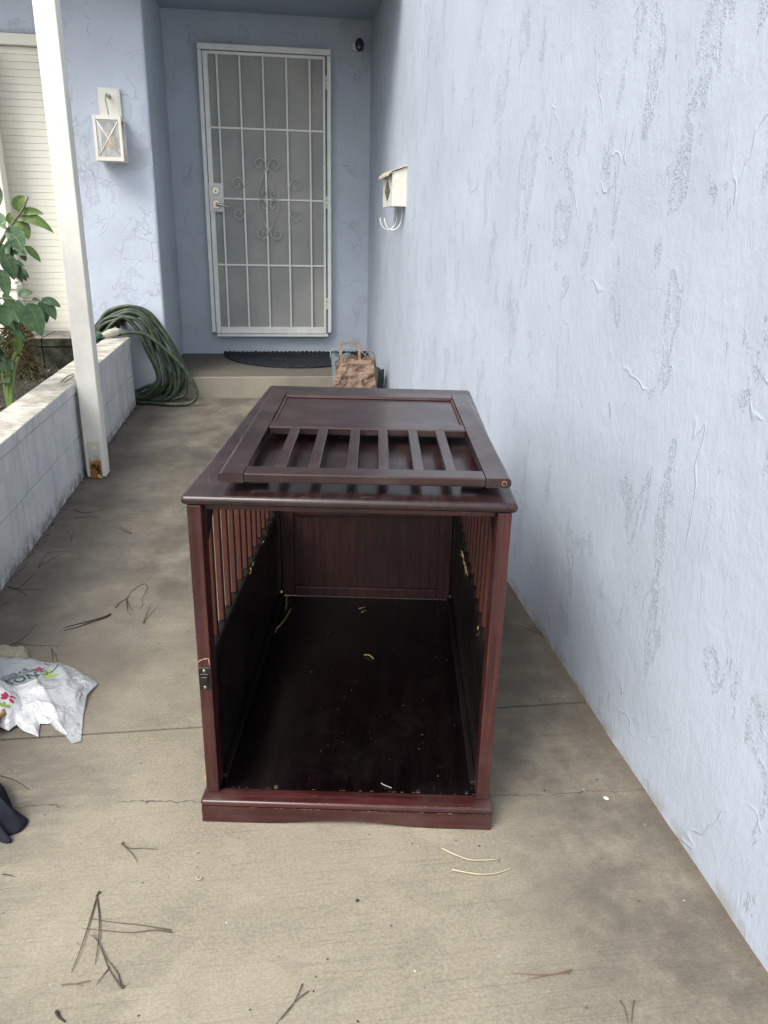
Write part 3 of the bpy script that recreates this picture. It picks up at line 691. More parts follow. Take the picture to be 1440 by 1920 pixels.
# ------------------------------------------------------------------ mailbox on the long wall
MBW = plain('cream_tin', (0.70, 0.68, 0.60), 0.45, var=0.06, scale=40)
mb = empty('mailbox', 'small cream wall mailbox with a dark crest and two newspaper hooks', 'mailbox', (0.790, 4.95, 1.26))
xw, xf = 0.0, -0.079
bm = bmesh.new(); prism(bm, [(0.003, 0.012), (xf, 0.012), (xf, 0.190), (0.003, 0.222)], -0.190, 0.185, 'y')
for v in bm.verts: pass
obj('body', bm, MBW, mb)
bm = bmesh.new()
q = [(0.006, 0.232), (xf-0.004, 0.204), (xf-0.026, 0.184), (xf-0.029, 0.172), (xf-0.024, 0.172), (xf-0.021, 0.180), (xf-0.002, 0.198), (0.006, 0.226)]
prism(bm, q, -0.200, 0.195, 'y'); obj('lid', bm, plain('weathered_cream_lid', (0.50, 0.45, 0.34), 0.6, var=0.25, scale=60), mb)
B('back_plate', (0.0035, -0.192, 0.004), (0.0055, 0.188, 0.236), MBW, mb)
bm = bmesh.new(); out = []
for k in range(40):
    a = 2*math.pi*k/40; rr = 1+0.10*math.cos(4*a)+0.06*math.cos(8*a)
    out.append((0.088*rr*math.cos(a)-0.01, 0.098+0.046*rr*math.sin(a)))
prism(bm, out, xf-0.003, xf-0.0005, 'x')
em = obj('crest', bm, plain('tarnished_crest', (0.13, 0.13, 0.10), 0.5, 0.2, 0.5, 200), mb); em['label'] = 'dark oval embossed crest'
bm = bmesh.new()
for (y, z, r) in ((-0.01, 0.098, 0.012), (-0.01, 0.128, 0.007), (-0.01, 0.068, 0.007), (-0.024, 0.098, 0.006), (0.004, 0.098, 0.006)): cyl(bm, (xf-0.003, y, z), (xf-0.0055, y, z), r, 12, r*0.6)
obj('crest_relief', bm, plain('crest_relief', (0.20, 0.20, 0.16), 0.45, 0.4), em)
bm = bmesh.new(); cyl(bm, (xf-0.0005, 0.0, 0.162), (xf-0.003, 0.0, 0.162), 0.006, 12); obj('keyhole', bm, M_dark, mb)
MH = plain('white_hook_enamel', (0.78, 0.79, 0.78), 0.3)
for y in (-0.095, 0.095):
    T('newspaper_hook', [(0.0, y+0.0, 0.011), (-0.001, y, -0.035), (-0.008, y, -0.075), (-0.030, y, -0.108), (-0.060, y, -0.118), (-0.090, y, -0.103), (-0.104, y, -0.070), (-0.106, y, -0.052)], 0.0036, MH, mb, 8, 6)

# ------------------------------------------------------------------ lantern
LX, LY = -0.945, 5.536
ln_ = empty('wall_lantern', 'white square wall lantern with X-braced glass sides on the blue wall', 'lantern', (LX, LY, 1.50))
B('back_plate', (-0.066, -0.016, 0.232), (0.066, 0.0, 0.420), M_white, ln_, 0.004); B('plate_face', (-0.054, -0.0195, 0.244), (0.054, -0.0163, 0.408), M_white, ln_, 0.002)
bm = bmesh.new(); cyl(bm, (0, -0.0198, 0.372), (0, -0.075, 0.372), 0.012, 14, 0.010); tube(bm, spline([(-0.004, -0.072, 0.380), (-0.010, -0.085, 0.350), (-0.004, -0.088, 0.300), (0.0, -0.088, 0.262)], 5), 0.004, 8); obj('arm', bm, plain('dulled_arm', (0.30, 0.30, 0.28), 0.4, 0.3), ln_)
w2, y0, y1, z0, z1 = 0.074, -0.160, -0.020, 0.0, 0.250
fr = bmesh.new(); e = 0.0085
for x in (-w2, w2):
    for y in (y0, y1): box(fr, (x-e, y-e, z0), (x+e, y+e, z1), 0.001)
for z in (z0, z1-0.022):
    hh = 0.022
    for y in (y0, y1): box(fr, (-w2+e, y-e+0.001, z+0.0005), (w2-e, y+e-0.001, z+hh), 0.001)
    for x in (-w2, w2): box(fr, (x-e+0.001, y0+e, z+0.0005), (x+e-0.001, y1-e, z+hh), 0.001)
box(fr, (-w2+e, y0+e, z1-0.006), (w2-e, y1-e, z1-0.001)); box(fr, (-w2+e, y0+e, z0+0.001), (w2-e, y1-e, z0+0.005))
obj('cage', fr, M_white, ln_)
for (p, q) in (((-w2+e, y0, 0.023), (w2-e, y0, z1-0.023)), ((w2-e, y0-0.0005, 0.023), (-w2+e, y0-0.0005, z1-0.023)), ((-w2+e, y1, 0.023), (w2-e, y1, z1-0.023)), ((w2-e, y1, 0.023), (-w2+e, y1, z1-0.023)),
               ((-w2, y0+e, 0.023), (-w2, y1-e, z1-0.023)), ((-w2, y1-e, 0.023), (-w2, y0+e, z1-0.023)), ((w2, y0+e, 0.023), (w2, y1-e, z1-0.023)), ((w2, y1-e, 0.023), (w2, y0+e, z1-0.023))):
    bm = bmesh.new(); tube(bm, [p, q], 0.0042, 6); obj('brace', bm, M_white, ln_)
gl = NT('lantern_glass', 0.08, 0.5); gl.color((0.9, 0.92, 0.92)); tr_ = gl.n.new('ShaderNodeBsdfTransparent'); gx = gl.n.new('ShaderNodeBsdfGlossy'); gx.inputs['Roughness'].default_value = 0.08; mm_ = gl.n.new('ShaderNodeMixShader'); mm_.inputs[0].default_value = 0.16
gl.link(tr_.outputs[0], mm_.inputs[1]); gl.link(gx.outputs[0], mm_.inputs[2]); gl.link(mm_.outputs[0], gl.n['Material Output'].inputs[0])
for (a, b) in (((-w2+e, y0+0.0050, 0.022), (w2-e, y0+0.0065, z1-0.022)), ((-w2+0.005, y0+e, 0.022), (-w2+0.0065, y1-e, z1-0.022)), ((w2-0.0065, y0+e, 0.022), (w2-0.005, y1-e, z1-0.022)), ((-w2+e, y1-0.0065, 0.022), (w2-e, y1-0.0050, z1-0.022))):
    B('pane', a, b, gl.m, ln_)
bm = bmesh.new(); cyl(bm, (0, -0.088, 0.170), (0, -0.088, 0.228), 0.015, 16); obj('socket', bm, M_white, ln_)
bm = bmesh.new(); prof = [(0.010, 0.170), (0.016, 0.150), (0.024, 0.125), (0.026, 0.105), (0.020, 0.085), (0.008, 0.075)]
rg = []
for r_, z_ in prof: rg.append([bm.verts.new((r_*math.cos(2*math.pi*k/16), -0.088+r_*math.sin(2*math.pi*k/16), z_)) for k in range(16)])
for i in range(len(rg)-1):
    for k in range(16): bm.faces.new((rg[i][k], rg[i][(k+1) % 16], rg[i+1][(k+1) % 16], rg[i+1][k]))
bm.faces.new(rg[-1]); bm.faces.new(rg[0]); obj('bulb', bm, plain('amber_bulb', (0.62, 0.40, 0.10), 0.12, var=0.1), ln_, True)

# ------------------------------------------------------------------ security camera by the door
sc_ = empty('security_camera', 'small dark blue round security camera on a white mount by the corner', 'camera', (0.690, 6.526, 2.405))
bm = bmesh.new(); cyl(bm, (-0.010, 0, -0.002), (-0.006, -0.035, 0.0), 0.036, 24, 0.030); obj('mount', bm, M_white, sc_, True)
bm = bmesh.new(); bmesh.ops.create_uvsphere(bm, u_segments=24, v_segments=14, radius=1.0)
for v in bm.verts: v.co = Vector((v.co.x*0.032+0.010, v.co.y*0.028-0.050, v.co.z*0.044))
obj('body', bm, plain('navy_camera_shell', (0.018, 0.026, 0.055), 0.3), sc_, True)
bm = bmesh.new(); cyl(bm, (0.006, -0.073, -0.020), (0.006, -0.078, -0.021), 0.0075, 14); obj('lens', bm, plain('grey_lens', (0.35, 0.38, 0.42), 0.15), sc_)

# ------------------------------------------------------------------ hose
t = NT('green_garden_hose', 0.42, 0.4); v = t.map(); n = t.noise(v, 26, 4)
t.color(t.mix(t.ramp(n, 0.35, 0.7), (0.028, 0.045, 0.028), (0.065, 0.085, 0.055))); t.bump(n, 0.001); M_hose = t.m
hose = empty('garden_hose', 'dark green garden hose coiled against the wall at the end of the planter', 'hose', (-0.80, 5.36, 0))
outer = [(-1.14,0.47),(-1.10,0.555),(-1.014,0.612),(-0.895,0.625),(-0.779,0.579),(-0.696,0.458),(-0.625,0.298),(-0.590,0.171),(-0.618,0.060),(-0.719,0.016),(-0.861,0.016),(-0.99,0.060),(-1.09,0.20),(-1.135,0.34)]
inner = [(-1.10,0.43),(-1.06,0.49),(-1.000,0.535),(-0.935,0.540),(-0.875,0.460),(-0.835,0.330),(-0.797,0.200),(-0.810,0.120),(-0.865,0.080),(-0.920,0.062),(-0.97,0.075),(-1.02,0.15),(-1.06,0.27),(-1.09,0.36)]
NL = 15
for k in range(NL):
    f = k/(NL-1); pts = []
    ph = random.uniform(0, 6)
    for i, (o_, i_) in enumerate(zip(outer, inner)):
        g_ = f**0.85; x = o_[0]*g_+i_[0]*(1-g_); z = o_[1]*g_+i_[1]*(1-g_)
        x += 0.016*math.sin(i*1.1+ph); z += 0.012*math.sin(i*1.7+ph*2)
        yy = 5.480-0.011*((k*7) % NL)-0.010*math.sin(i*0.9+ph)
        pts.append((x+0.80, yy-5.36, max(z, 0.013)))
    T('coil_loop', pts, 0.0118, M_hose, hose, 10, 6, True)
T('loose_end', [(-1.12+0.80, -0.05, 0.472), (-1.06+0.80, -0.09, 0.472), (-0.98+0.80, -0.12, 0.474), (-0.905+0.80, -0.12, 0.486), (-0.799+0.80, -0.11, 0.469), (-0.688+0.80, -0.11, 0.377), (-0.593+0.80, -0.11, 0.273), (-0.530+0.80, -0.11, 0.167), (-0.507+0.80, -0.11, 0.077), (-0.552+0.80, -0.115, 0.020), (-0.680+0.80, -0.12, 0.014), (-0.80+0.80, -0.07, 0.014), (-0.95+0.80, -0.04, 0.014)], 0.0122, M_hose, hose, 10, 6)
fa = empty('garden_tap', 'corroded brass garden tap on the wall inside the hose coil', 'tap', (-1.005, 5.535, 0.52))
MB_ = plain('corroded_brass', (0.10, 0.085, 0.06), 0.6, 0.5, 0.5, 120)
bm = bmesh.new(); cyl(bm, (0, 0, 0), (0, -0.085, 0), 0.013, 12); tube(bm, spline([(0, -0.07, 0), (0, -0.105, -0.006), (0, -0.12, -0.035)], 4), 0.014, 12); cyl(bm, (0, -0.062, 0), (0, -0.078, 0.052), 0.0075, 10); cyl(bm, (0, 0, 0), (0, -0.008, 0), 0.028, 16); obj('spout', bm, MB_, fa)
bm = bmesh.new(); tube(bm, [(0.026*math.cos(a*math.pi/8), -0.080+0.008*math.sin(a*math.pi/8), 0.054+0.024*math.sin(a*math.pi/8)*0.4) for a in range(16)], 0.0042, 6, True); cyl(bm, (-0.026, -0.080, 0.054), (0.026, -0.080, 0.054), 0.003, 6); obj('handle_wheel', bm, MB_, fa)
sp = empty('spray_bottle', 'white plastic bottle with a green cap lying on the end of the planter wall', 'bottle', (-1.035, 5.17, 0.456))
bm = bmesh.new(); tube(bm, spline([(-0.02, -0.025, 0.024), (0.0, 0.0, 0.026), (0.02, 0.03, 0.030), (0.05, 0.065, 0.034), (0.065, 0.085, 0.036)], 4), 0.022, 14, taper=lambda t: (0.55+0.6*min(1, t*2.2))*(1 if t < 0.85 else 0.75)); obj('bottle_body', bm, plain('cream_plastic', (0.55, 0.53, 0.44), 0.4), sp)
bm = bmesh.new(); tube(bm, [(-0.055, -0.07, 0.018), (-0.022, -0.028, 0.022)], 0.020, 12, taper=lambda t: 1-0.35*t); obj('cap', bm, plain('green_plastic', (0.03, 0.12, 0.08), 0.4), sp)

# ------------------------------------------------------------------ mat
t = NT('black_coir', 0.95, 0.1); v = t.map(); t.color(t.mix(t.ramp(t.noise(v, 60, 4), 0.35, 0.7), (0.014, 0.018, 0.022), (0.045, 0.05, 0.055))); t.bump(t.noise(v, 250, 2), 0.004); M_mat = t.m
mat = empty('door_mat', 'black half-round doormat in front of the security door', 'doormat', (0.20, 6.505, 0.1535))
bm = bmesh.new(); poly = []
for k in range(49):
    a = math.pi+math.pi*k/48; sc2 = 1+0.006*math.sin(k*9.0)
    poly.append((0.585*math.cos(a)*sc2, 0.70*math.sin(a)*sc2))
prism(bm, poly, 0.0, 0.012); obj('pile', bm, M_mat, mat)
bm = bmesh.new()
for k in range(34):
    x = -0.575+1.15*k/33; cyl(bm, (x, 0.004+0.004*math.sin(k*2.1), 0.0), (x, 0.006, 0.017+0.004*random.random()), 0.018, 8, 0.013)
obj('scalloped_edge', bm, M_mat, mat)

# ------------------------------------------------------------------ brown paper bag
t = NT('brown_kraft_paper', 0.8, 0.2); v = t.map(); n = t.noise(v, 9, 5, 0.6)
t.color(t.mix(t.ramp(n, 0.3, 0.7), (0.195, 0.135, 0.10), (0.30, 0.215, 0.165))); t.bump(t.math('ABSOLUTE', t.math('SUBTRACT', t.noise(v, 14, 3, 0.5, 0.8), 0.5)), 0.022); M_kraft = t.m
BX, BY = 0.565, 5.27
pb = empty('paper_bag', 'crumpled brown paper grocery bag with handles standing before the porch step', 'paper bag', (BX, BY, 0), R(-14))
bm = bmesh.new(); W_, D_, H_ = 0.150, 0.085, 0.315; rings = []; nz, per = 12, 40
for j in range(nz+1):
    f = j/nz; row = []
    for k in range(per):
        a = 2*math.pi*k/per; c, s = math.cos(a), math.sin(a)
        q = 1/max(abs(c), abs(s)); x, y = c*q, s*q
        wz = 1-0.20*f**2; dz_ = 1-0.30*f
        px_ = x*W_*wz+0.020*noise.noise(Vector((x*2.4, y*2.2, f*4))); py_ = y*D_*dz_+0.028*noise.noise(Vector((x*3.4+5, y*2, f*6)))
        z_ = H_*f+(0.030*noise.noise(Vector((x*1.7, y*3, 7)))-0.045*max(0, -x-0.1)*(1-abs(y)) if j == nz else 0)
        row.append(bm.verts.new((px_, py_, z_)))
    rings.append(row)
for j in range(nz):
    for k in range(per): bm.faces.new((rings[j][k], rings[j][(k+1) % per], rings[j+1][(k+1) % per], rings[j+1][k]))
bm.faces.new(rings[0][::-1])
inn = [bm.verts.new((v.co.x*0.94, v.co.y*0.9, v.co.z-0.09)) for v in rings[-1]]
for k in range(per): bm.faces.new((rings[-1][k], rings[-1][(k+1) % per], inn[(k+1) % per], inn[k]))
bm.faces.new(inn)
obj('bag_body', bm, M_kraft, pb)
bm = bmesh.new()
pts = [(-0.085, -0.050, 0.27), (-0.095, -0.058, 0.345), (-0.100, -0.052, 0.400), (-0.088, -0.05, 0.418), (0.0, -0.046, 0.420), (0.028, -0.046, 0.405), (0.030, -0.055, 0.34), (0.040, -0.06, 0.27)]
P = spline(pts, 4)
for i in range(len(P)-1):
    a, b = P[i], P[i+1]; n_ = Vector((0, 1, 0)); d = (b-a).normalized(); s_ = d.cross(n_).normalized()*0.009
    bm.faces.new([bm.verts.new(q) for q in (a+s_, b+s_, b-s_, a-s_)])
bmesh.ops.remove_doubles(bm, verts=bm.verts[:], dist=1e-5); bmesh.ops.solidify(bm, geom=bm.faces[:], thickness=0.0025)
obj('handle', bm, M_kraft, pb)
T('handle', [(0.055, 0.01, 0.26), (0.060, 0.01, 0.33), (0.085, 0.012, 0.366), (0.118, 0.012, 0.352), (0.132, 0.01, 0.30), (0.133, 0.01, 0.25)], 0.0045, M_kraft, pb, 6, 5)
bm = bmesh.new()
for k in range(9):
    c = Vector((-0.075+0.14*random.random(), -0.02+0.05*random.random(), 0.27+0.05*random.random())); a = random.uniform(0, 3)
    d = Vector((math.cos(a), 0.3, math.sin(a)))*0.045; e = Vector((-math.sin(a), random.uniform(-.8, .8), math.cos(a)))*0.03
    bm.faces.new([bm.verts.new(c+q) for q in (-d, e, d*0.8, -e*1.1)])
bmesh.ops.solidify(bm, geom=bm.faces[:], thickness=0.002); obj('folded_paper', bm, M_kraft, pb)
M_ink = plain('dark_print', (0.035, 0.03, 0.028), 0.8); M_red = plain('faded_red_print', (0.34, 0.07, 0.05), 0.8)
def on_front(x, z): # point just proud of the bag's near face
    f = z/H_; return Vector((x, -D_*(1-0.30*f)-0.0125, z))
def loopprint(name, pts, r, mat): T(name, [on_front(*p) for p in pts], r, mat, pb, 5, 5, True)
loopprint('printed_mark', [(-0.095, 0.150), (-0.083, 0.190), (-0.062, 0.205), (-0.050, 0.198), (-0.052, 0.165), (-0.068, 0.140), (-0.088, 0.135)], 0.0022, M_ink)
loopprint('printed_mark', [(-0.088, 0.152), (-0.070, 0.168), (-0.054, 0.166), (-0.066, 0.146)], 0.0018, M_ink)
def flat_text(name, s, size, mat, parent, M, shear=0.0):
    cu = bpy.data.curves.new(name, 'FONT'); cu.body = s; cu.size = size; cu.extrude = 0.0006; cu.shear = shear; cu.resolution_u = 2
    o = bpy.data.objects.new(name, cu); link(o); dg = bpy.context.evaluated_depsgraph_get()
    me = bpy.data.meshes.new_from_object(o.evaluated_get(dg)); bpy.data.objects.remove(o)
    n = link(bpy.data.objects.new(name, me)); me.materials.clear(); me.materials.append(mat); n.parent = parent; n.matrix_local = M; return n
for (s, x, z, sz) in (('llk', -0.005, 0.105, 0.045), ('ll', 0.050, 0.150, 0.055)):
    flat_text('printed_lettering', s, sz, M_red if s == 'llk' else M_ink, pb, Matrix.Translation(on_front(x, z)) @ Matrix.Rotation(R(90), 4, 'X'))
cp = empty('clear_bag', 'crumpled clear blue-tinted plastic bag behind the paper bag', 'plastic bag', (0.475, 5.40, 0), 0)
t = NT('clear_film', 0.2, 0.5); t.color((0.34, 0.42, 0.46)); trn = t.n.new('ShaderNodeBsdfTransparent'); mx = t.n.new('ShaderNodeMixShader'); mx.inputs[0].default_value = 0.42
t.link(trn.outputs[0], mx.inputs[1]); t.link(t.b.outputs[0], mx.inputs[2]); t.link(mx.outputs[0], t.n['Material Output'].inputs[0]); M_film = t.m
def crumpled(cx, cy, w_, d_, h_, seed, flare=1.0):
    bm = bmesh.new(); rings = []
    for j in range(11):
        f = j/10; row = []
        for k in range(28):
            a = 2*math.pi*k/28; rr = (0.85+0.25*f*flare)*(1+0.22*noise.noise(Vector((math.cos(a)*1.8, math.sin(a)*1.8, f*3+seed))))
            row.append(bm.verts.new((cx+w_*rr*math.cos(a), cy+d_*rr*math.sin(a), h_*f*(1+(0.12*noise.noise(Vector((a, seed, 1))) if j == 10 else 0)))))
        rings.append(row)
    for j in range(10):
        for k in range(28): bm.faces.new((rings[j][k], rings[j][(k+1) % 28], rings[j+1][(k+1) % 28], rings[j+1][k]))
    bm.faces.new(rings[0][::-1]); return bm
obj('film', crumpled(0, 0, 0.066, 0.05, 0.325, 3), M_film, cp, True)
T('rim_loop', [(-0.075, -0.01, 0.30), (-0.070, -0.01, 0.345), (-0.03, -0.01, 0.365), (0.03, -0.01, 0.368), (0.12, -0.01, 0.350), (0.19, -0.01, 0.30)], 0.0028, plain('clear_rim', (0.35, 0.38, 0.38), 0.2), cp, 6, 5)
dbg = empty('dark_bag', 'dark bag tucked between the paper bag and the blue wall', 'bag', (0.728, 5.38, 0))
obj('bag_body', crumpled(0, 0, 0.052, 0.06, 0.22, 9, 0.2), plain('dark_teal_fabric', (0.035, 0.05, 0.06), 0.7), dbg, True)

# ------------------------------------------------------------------ wicker basket and plastic shopping bag draped over it
wb = empty('wicker_basket', 'brown wicker basket mostly hidden under the plastic shopping bag', 'basket', (-0.765, 1.700, 0))
M_wick = plain('wicker', (0.33, 0.19, 0.09), 0.6, var=0.35, scale=70)
RB, HB = 0.095, 0.040
for j in range(4):
    bm = bmesh.new(); r_ = RB*(0.86+0.14*j/3)
    tube(bm, [((r_+0.004*math.sin(k*math.pi/2+j*math.pi))*math.cos(2*math.pi*k/64), (r_+0.004*math.sin(k*math.pi/2+j*math.pi))*math.sin(2*math.pi*k/64), 0.008+j*0.011) for k in range(64)], 0.0062, 6, True)
    obj('weave_ring', bm, M_wick, wb)
bm = bmesh.new()
for k in range(32):
    a = 2*math.pi*k/32; tube(bm, [(RB*0.86*math.cos(a), RB*0.86*math.sin(a), 0.003), (RB*math.cos(a), RB*math.sin(a), HB+0.006)], 0.0032, 5)
obj('stakes', bm, M_wick, wb)
bm = bmesh.new(); cyl(bm, (0, 0, 0.001), (0, 0, 0.006), RB*0.86, 32); obj('bottom', bm, M_wick, wb)

def bag_h(x, y):
    """height of the limp plastic over the floor and over the basket"""
    d = math.hypot(x+0.800, y-1.735); u_ = max(0.0, min(1.0, (0.185-d)/0.095)); base = 0.050*u_*u_*(3-2*u_)
    d2 = math.hypot((x+0.60)/0.16, (y-1.83)/0.13); puff = 0.020*max(0, 1-d2*d2)
    wr = 0.011*(1-abs(noise.noise(Vector((x*11+y*6, y*8-x*7, 1)))*2.2))**2+0.0035*(1-abs(noise.noise(Vector((x*30-y*9, y*27, 4))))*1.8)**2
    return 0.003+max(base, puff*0.9)+wr
def sheet(name, outline, mat, parent, lift=0.0, hs_=1.0, rings_n=16, extra=None, centre=None, bump_=0.0):
    Q0 = [Vector((x, y, 0)) for x, y in outline]; P = [a_.lerp(Q0[(i_+1) % len(Q0)], k_/5) for i_, a_ in enumerate(Q0) for k_ in range(5)]; c = Vector((*centre, 0)) if centre else sum(P, Vector())/len(P)
    bm = bmesh.new(); rs = []
    for j in range(1, rings_n+1):
        f = j/rings_n; row = []
        for p in P:
            q = c+(p-c)*f; edge = 1-f
            z = bag_h(q.x, q.y)*hs_*(0.35+0.65*min(1, edge*5))+lift*min(1, edge*6+0.2)
            if extra: z += extra(q.x, q.y)*min(1, edge*5+0.15)
            row.append(bm.verts.new((q.x, q.y, max(z, 0.0025))))
        rs.append(row)
    cv = bm.verts.new((c.x, c.y, bag_h(c.x, c.y)*hs_+lift+(extra(c.x, c.y) if extra else 0)))
    n = len(P)
    for k in range(n): bm.faces.new((cv, rs[0][k], rs[0][(k+1) % n]))
    for j in range(rings_n-1):
        for k in range(n): bm.faces.new((rs[j][k], rs[j][(k+1) % n], rs[j+1][(k+1) % n], rs[j+1][k]))
    bmesh.ops.triangulate(bm, faces=bm.faces[:])
    o = obj(name, bm, mat, parent, True); return o
def plastic(name, col, alpha):
    t = NT(name, 0.20, 0.6); v = t.map(); n = t.math('ABSOLUTE', t.math('SUBTRACT', t.noise(v, 22, 3, 0.5, 0.6), 0.5))
    t.color(col); t.bump(n, 0.02, 0.8)
    t.b.inputs['Subsurface Weight'].default_value = 0.0
    t.b.inputs['Alpha'].default_value = alpha
    return t.m
M_pl = plastic('thin_white_plastic', (0.50, 0.52, 0.55), 0.78); M_pl2 = plastic('white_plastic_fold', (0.72, 0.73, 0.74), 0.96)
sb = empty('shopping_bag', 'white plastic shopping bag with red flowers and green lettering lying on the path', 'plastic bag', (0, 0, 0))
out1 = [(-0.96, 1.95), (-0.88, 2.045), (-0.7880, 2.060), (-0.7290, 2.036), (-0.6580, 1.985), (-0.6120, 1.977), (-0.5620, 1.942), (-0.5210, 1.899), (-0.4850, 1.859), (-0.5000, 1.801), (-0.4920, 1.718), (-0.4750, 1.614), (-0.4940, 1.607), (-0.5150, 1.639), (-0.5440, 1.664), (-0.566, 1.700), (-0.592, 1.697), (-0.640, 1.72), (-0.72, 1.70), (-0.80, 1.64), (-0.93, 1.66), (-0.98, 1.80)]
film_o = sheet('bag_film', out1, M_pl, sb, 0.0, 1.0, 18, centre=(-0.62, 1.83))
out2 = [(-0.93, 1.80), (-0.86, 1.84), (-0.7300, 1.853), (-0.6870, 1.878), (-0.6400, 1.888), (-0.6100, 1.842), (-0.5720, 1.781), (-0.5410, 1.711), (-0.524, 1.665), (-0.5540, 1.690), (-0.575, 1.712), (-0.600, 1.715), (-0.590, 1.662), (-0.6040, 1.673), (-0.6340, 1.692), (-0.6520, 1.710), (-0.6650, 1.690), (-0.69, 1.700), (-0.74, 1.68), (-0.82, 1.65), (-0.92, 1.70)]
def ridges(x, y):
    a = math.atan2(y-1.80, x+0.665); return 0.0045*abs(math.sin(a*3.0+1.0))*min(1, 12*math.hypot(y-1.80, x+0.665))
out2 = [(x+0.012, y-0.022) for x, y in out2]
flap_o = sheet('folded_flap', out2, M_pl2, sb, 0.007, 1.0, 16, ridges, centre=(-0.665, 1.785))
# print on the bag
from mathutils.bvhtree import BVHTree
def surf(o):
    me = o.data; tr_b = BVHTree.FromPolygons([v.co for v in me.vertices], [tuple(p.vertices) for p in me.polygons])
    def h(x, y):
        r_ = tr_b.ray_cast(Vector((x, y, 1)), Vector((0, 0, -1))); return r_[0].z if r_[0] else 0.004
    return h
film_h = surf(film_o); flap_h = surf(flap_o)
def decal(name, polys, mat, hf, off=0.0012):
    bm = bmesh.new()
    for poly in polys:
        c = sum((Vector((p[0], p[1], 0)) for p in poly), Vector())/len(poly)
        cv = bm.verts.new((c.x, c.y, hf(c.x, c.y)+off)); vs = []
        for p in poly: vs.append(bm.verts.new((p[0], p[1], hf(p[0], p[1])+off)))
        for k in range(len(vs)): bm.faces.new((cv, vs[k], vs[(k+1) % len(vs)]))
    return obj(name, bm, mat, sb)
def petal(cx, cy, ang, L, W): 
    return [(cx+(L*0.5+L*0.5*math.cos(a))*math.cos(ang)-W*math.sin(a)*math.sin(ang), cy+(L*0.5+L*0.5*math.cos(a))*math.sin(ang)+W*math.sin(a)*math.cos(ang)) for a in [2*math.pi*k/14 for k in range(14)]]
M_mag = plain('magenta_print', (0.42, 0.03, 0.08), 0.35); M_lime = plain('lime_print', (0.32, 0.42, 0.08), 0.35); M_teal = plain('dark_teal_print', (0.03, 0.09, 0.08), 0.35)
decal('printed_flower', [petal(-0.649+0.002*math.cos(a), 1.925+0.002*math.sin(a), a, 0.0125, 0.0042) for a in [0.5+2*math.pi*k/5 for k in range(5)]], M_mag, film_h)
decal('printed_flower', [petal(-0.668+0.003*math.cos(a), 1.742+0.003*math.sin(a), a, 0.015, 0.0045) for a in [0.9, 2.3, 3.0, 3.7, 5.6]], M_mag, flap_h)
decal('printed_leaf', [petal(-0.625, 1.880, a, l, 0.0042) for a, l in ((1.25, 0.034), (0.25, 0.038), (-0.35, 0.032), (0.75, 0.022))], M_lime, film_h)
decal('printed_leaf', [petal(-0.672, 1.708, a, 0.018, 0.004) for a in (0.6, 1.6, 2.5)], M_lime, flap_h)
def stroke(name, pts, w_, mat, hf, off=0.0014, parent=sb):
    bm = bmesh.new(); P = spline([(x, y, 0) for x, y in pts], 6) if len(pts) > 2 else [Vector((*pts[0], 0)).lerp(Vector((*pts[1], 0)), k/8) for k in range(9)]
    L_, R_ = [], []
    for i, p in enumerate(P):
        d = (P[min(i+1, len(P)-1)]-P[max(i-1, 0)]).normalized(); s_ = Vector((-d.y, d.x, 0))*w_
        for lst, q in ((L_, p+s_), (R_, p-s_)): lst.append(bm.verts.new((q.x, q.y, hf(p.x, p.y)+off)))
    for i in range(len(P)-1): bm.faces.new((L_[i], L_[i+1], R_[i+1], R_[i]))
    return obj(name, bm, mat, parent)
stroke('printed_stem', [(-0.648, 1.972), (-0.640, 1.953), (-0.631, 1.944), (-0.624, 1.943)], 0.0013, M_teal, film_h)
stroke('printed_stem', [(-0.606, 1.944), (-0.602, 1.925), (-0.608, 1.905), (-0.624, 1.892)], 0.0013, M_teal, film_h)
def lettering(s, size, org, ang, mat, hf, shear=0.0):
    cu = bpy.data.curves.new('t', 'FONT'); cu.body = s; cu.size = size; cu.resolution_u = 3; cu.space_character = 1.05; cu.offset = size*0.012
    o = bpy.data.objects.new('t', cu); link(o); dg = bpy.context.evaluated_depsgraph_get()
    me = bpy.data.meshes.new_from_object(o.evaluated_get(dg)); bpy.data.objects.remove(o)
    bm = bmesh.new(); bm.from_mesh(me); bpy.data.meshes.remove(me)
    bmesh.ops.triangulate(bm, faces=bm.faces[:]); bmesh.ops.subdivide_edges(bm, edges=[e for e in bm.edges if e.calc_length() > 0.006], cuts=2)
    c, s_ = math.cos(ang), math.sin(ang)
    for v in bm.verts:
        x, y = org[0]+v.co.x*c-v.co.y*s_, org[1]+v.co.x*s_+v.co.y*c
        v.co = Vector((x, y, hf(x, y)+0.0016))
    for f in bm.faces: f.material_index = 0
    return obj('printed_lettering', bm, mat, sb)
AL = R(180+38)
lettering('EVERY DAY', 0.0230, (-0.690, 1.948), AL, M_teal, film_h)
lettering('NORTH', 0.0400, (-0.654, 1.914), AL, M_teal, film_h)
ca, sa = math.cos(AL), math.sin(AL)
def LB(u, v): return (-0.654+u*ca-v*sa, 1.914+u*sa+v*ca)
for (a, b, c, d, w_) in ((-0.014, -0.012, -0.014, 0.042, 0.0020), (-0.014, -0.012, 0.20, -0.012, 0.0020), (-0.014, 0.042, 0.20, 0.042, 0.0020), (-0.0085, -0.007, -0.0085, 0.037, 0.0007), (-0.0085, -0.007, 0.20, -0.007, 0.0007), (-0.0085, 0.037, 0.20, 0.037, 0.0007)):
    stroke('printed_border', [LB(a, b), LB((a+c)/2, (b+d)/2), LB(c, d)], w_, M_teal, film_h)
kf = empty('paper_scrap', 'beige crumpled paper scrap on the far edge of the shopping bag', 'paper scrap', (0, 0, 0))
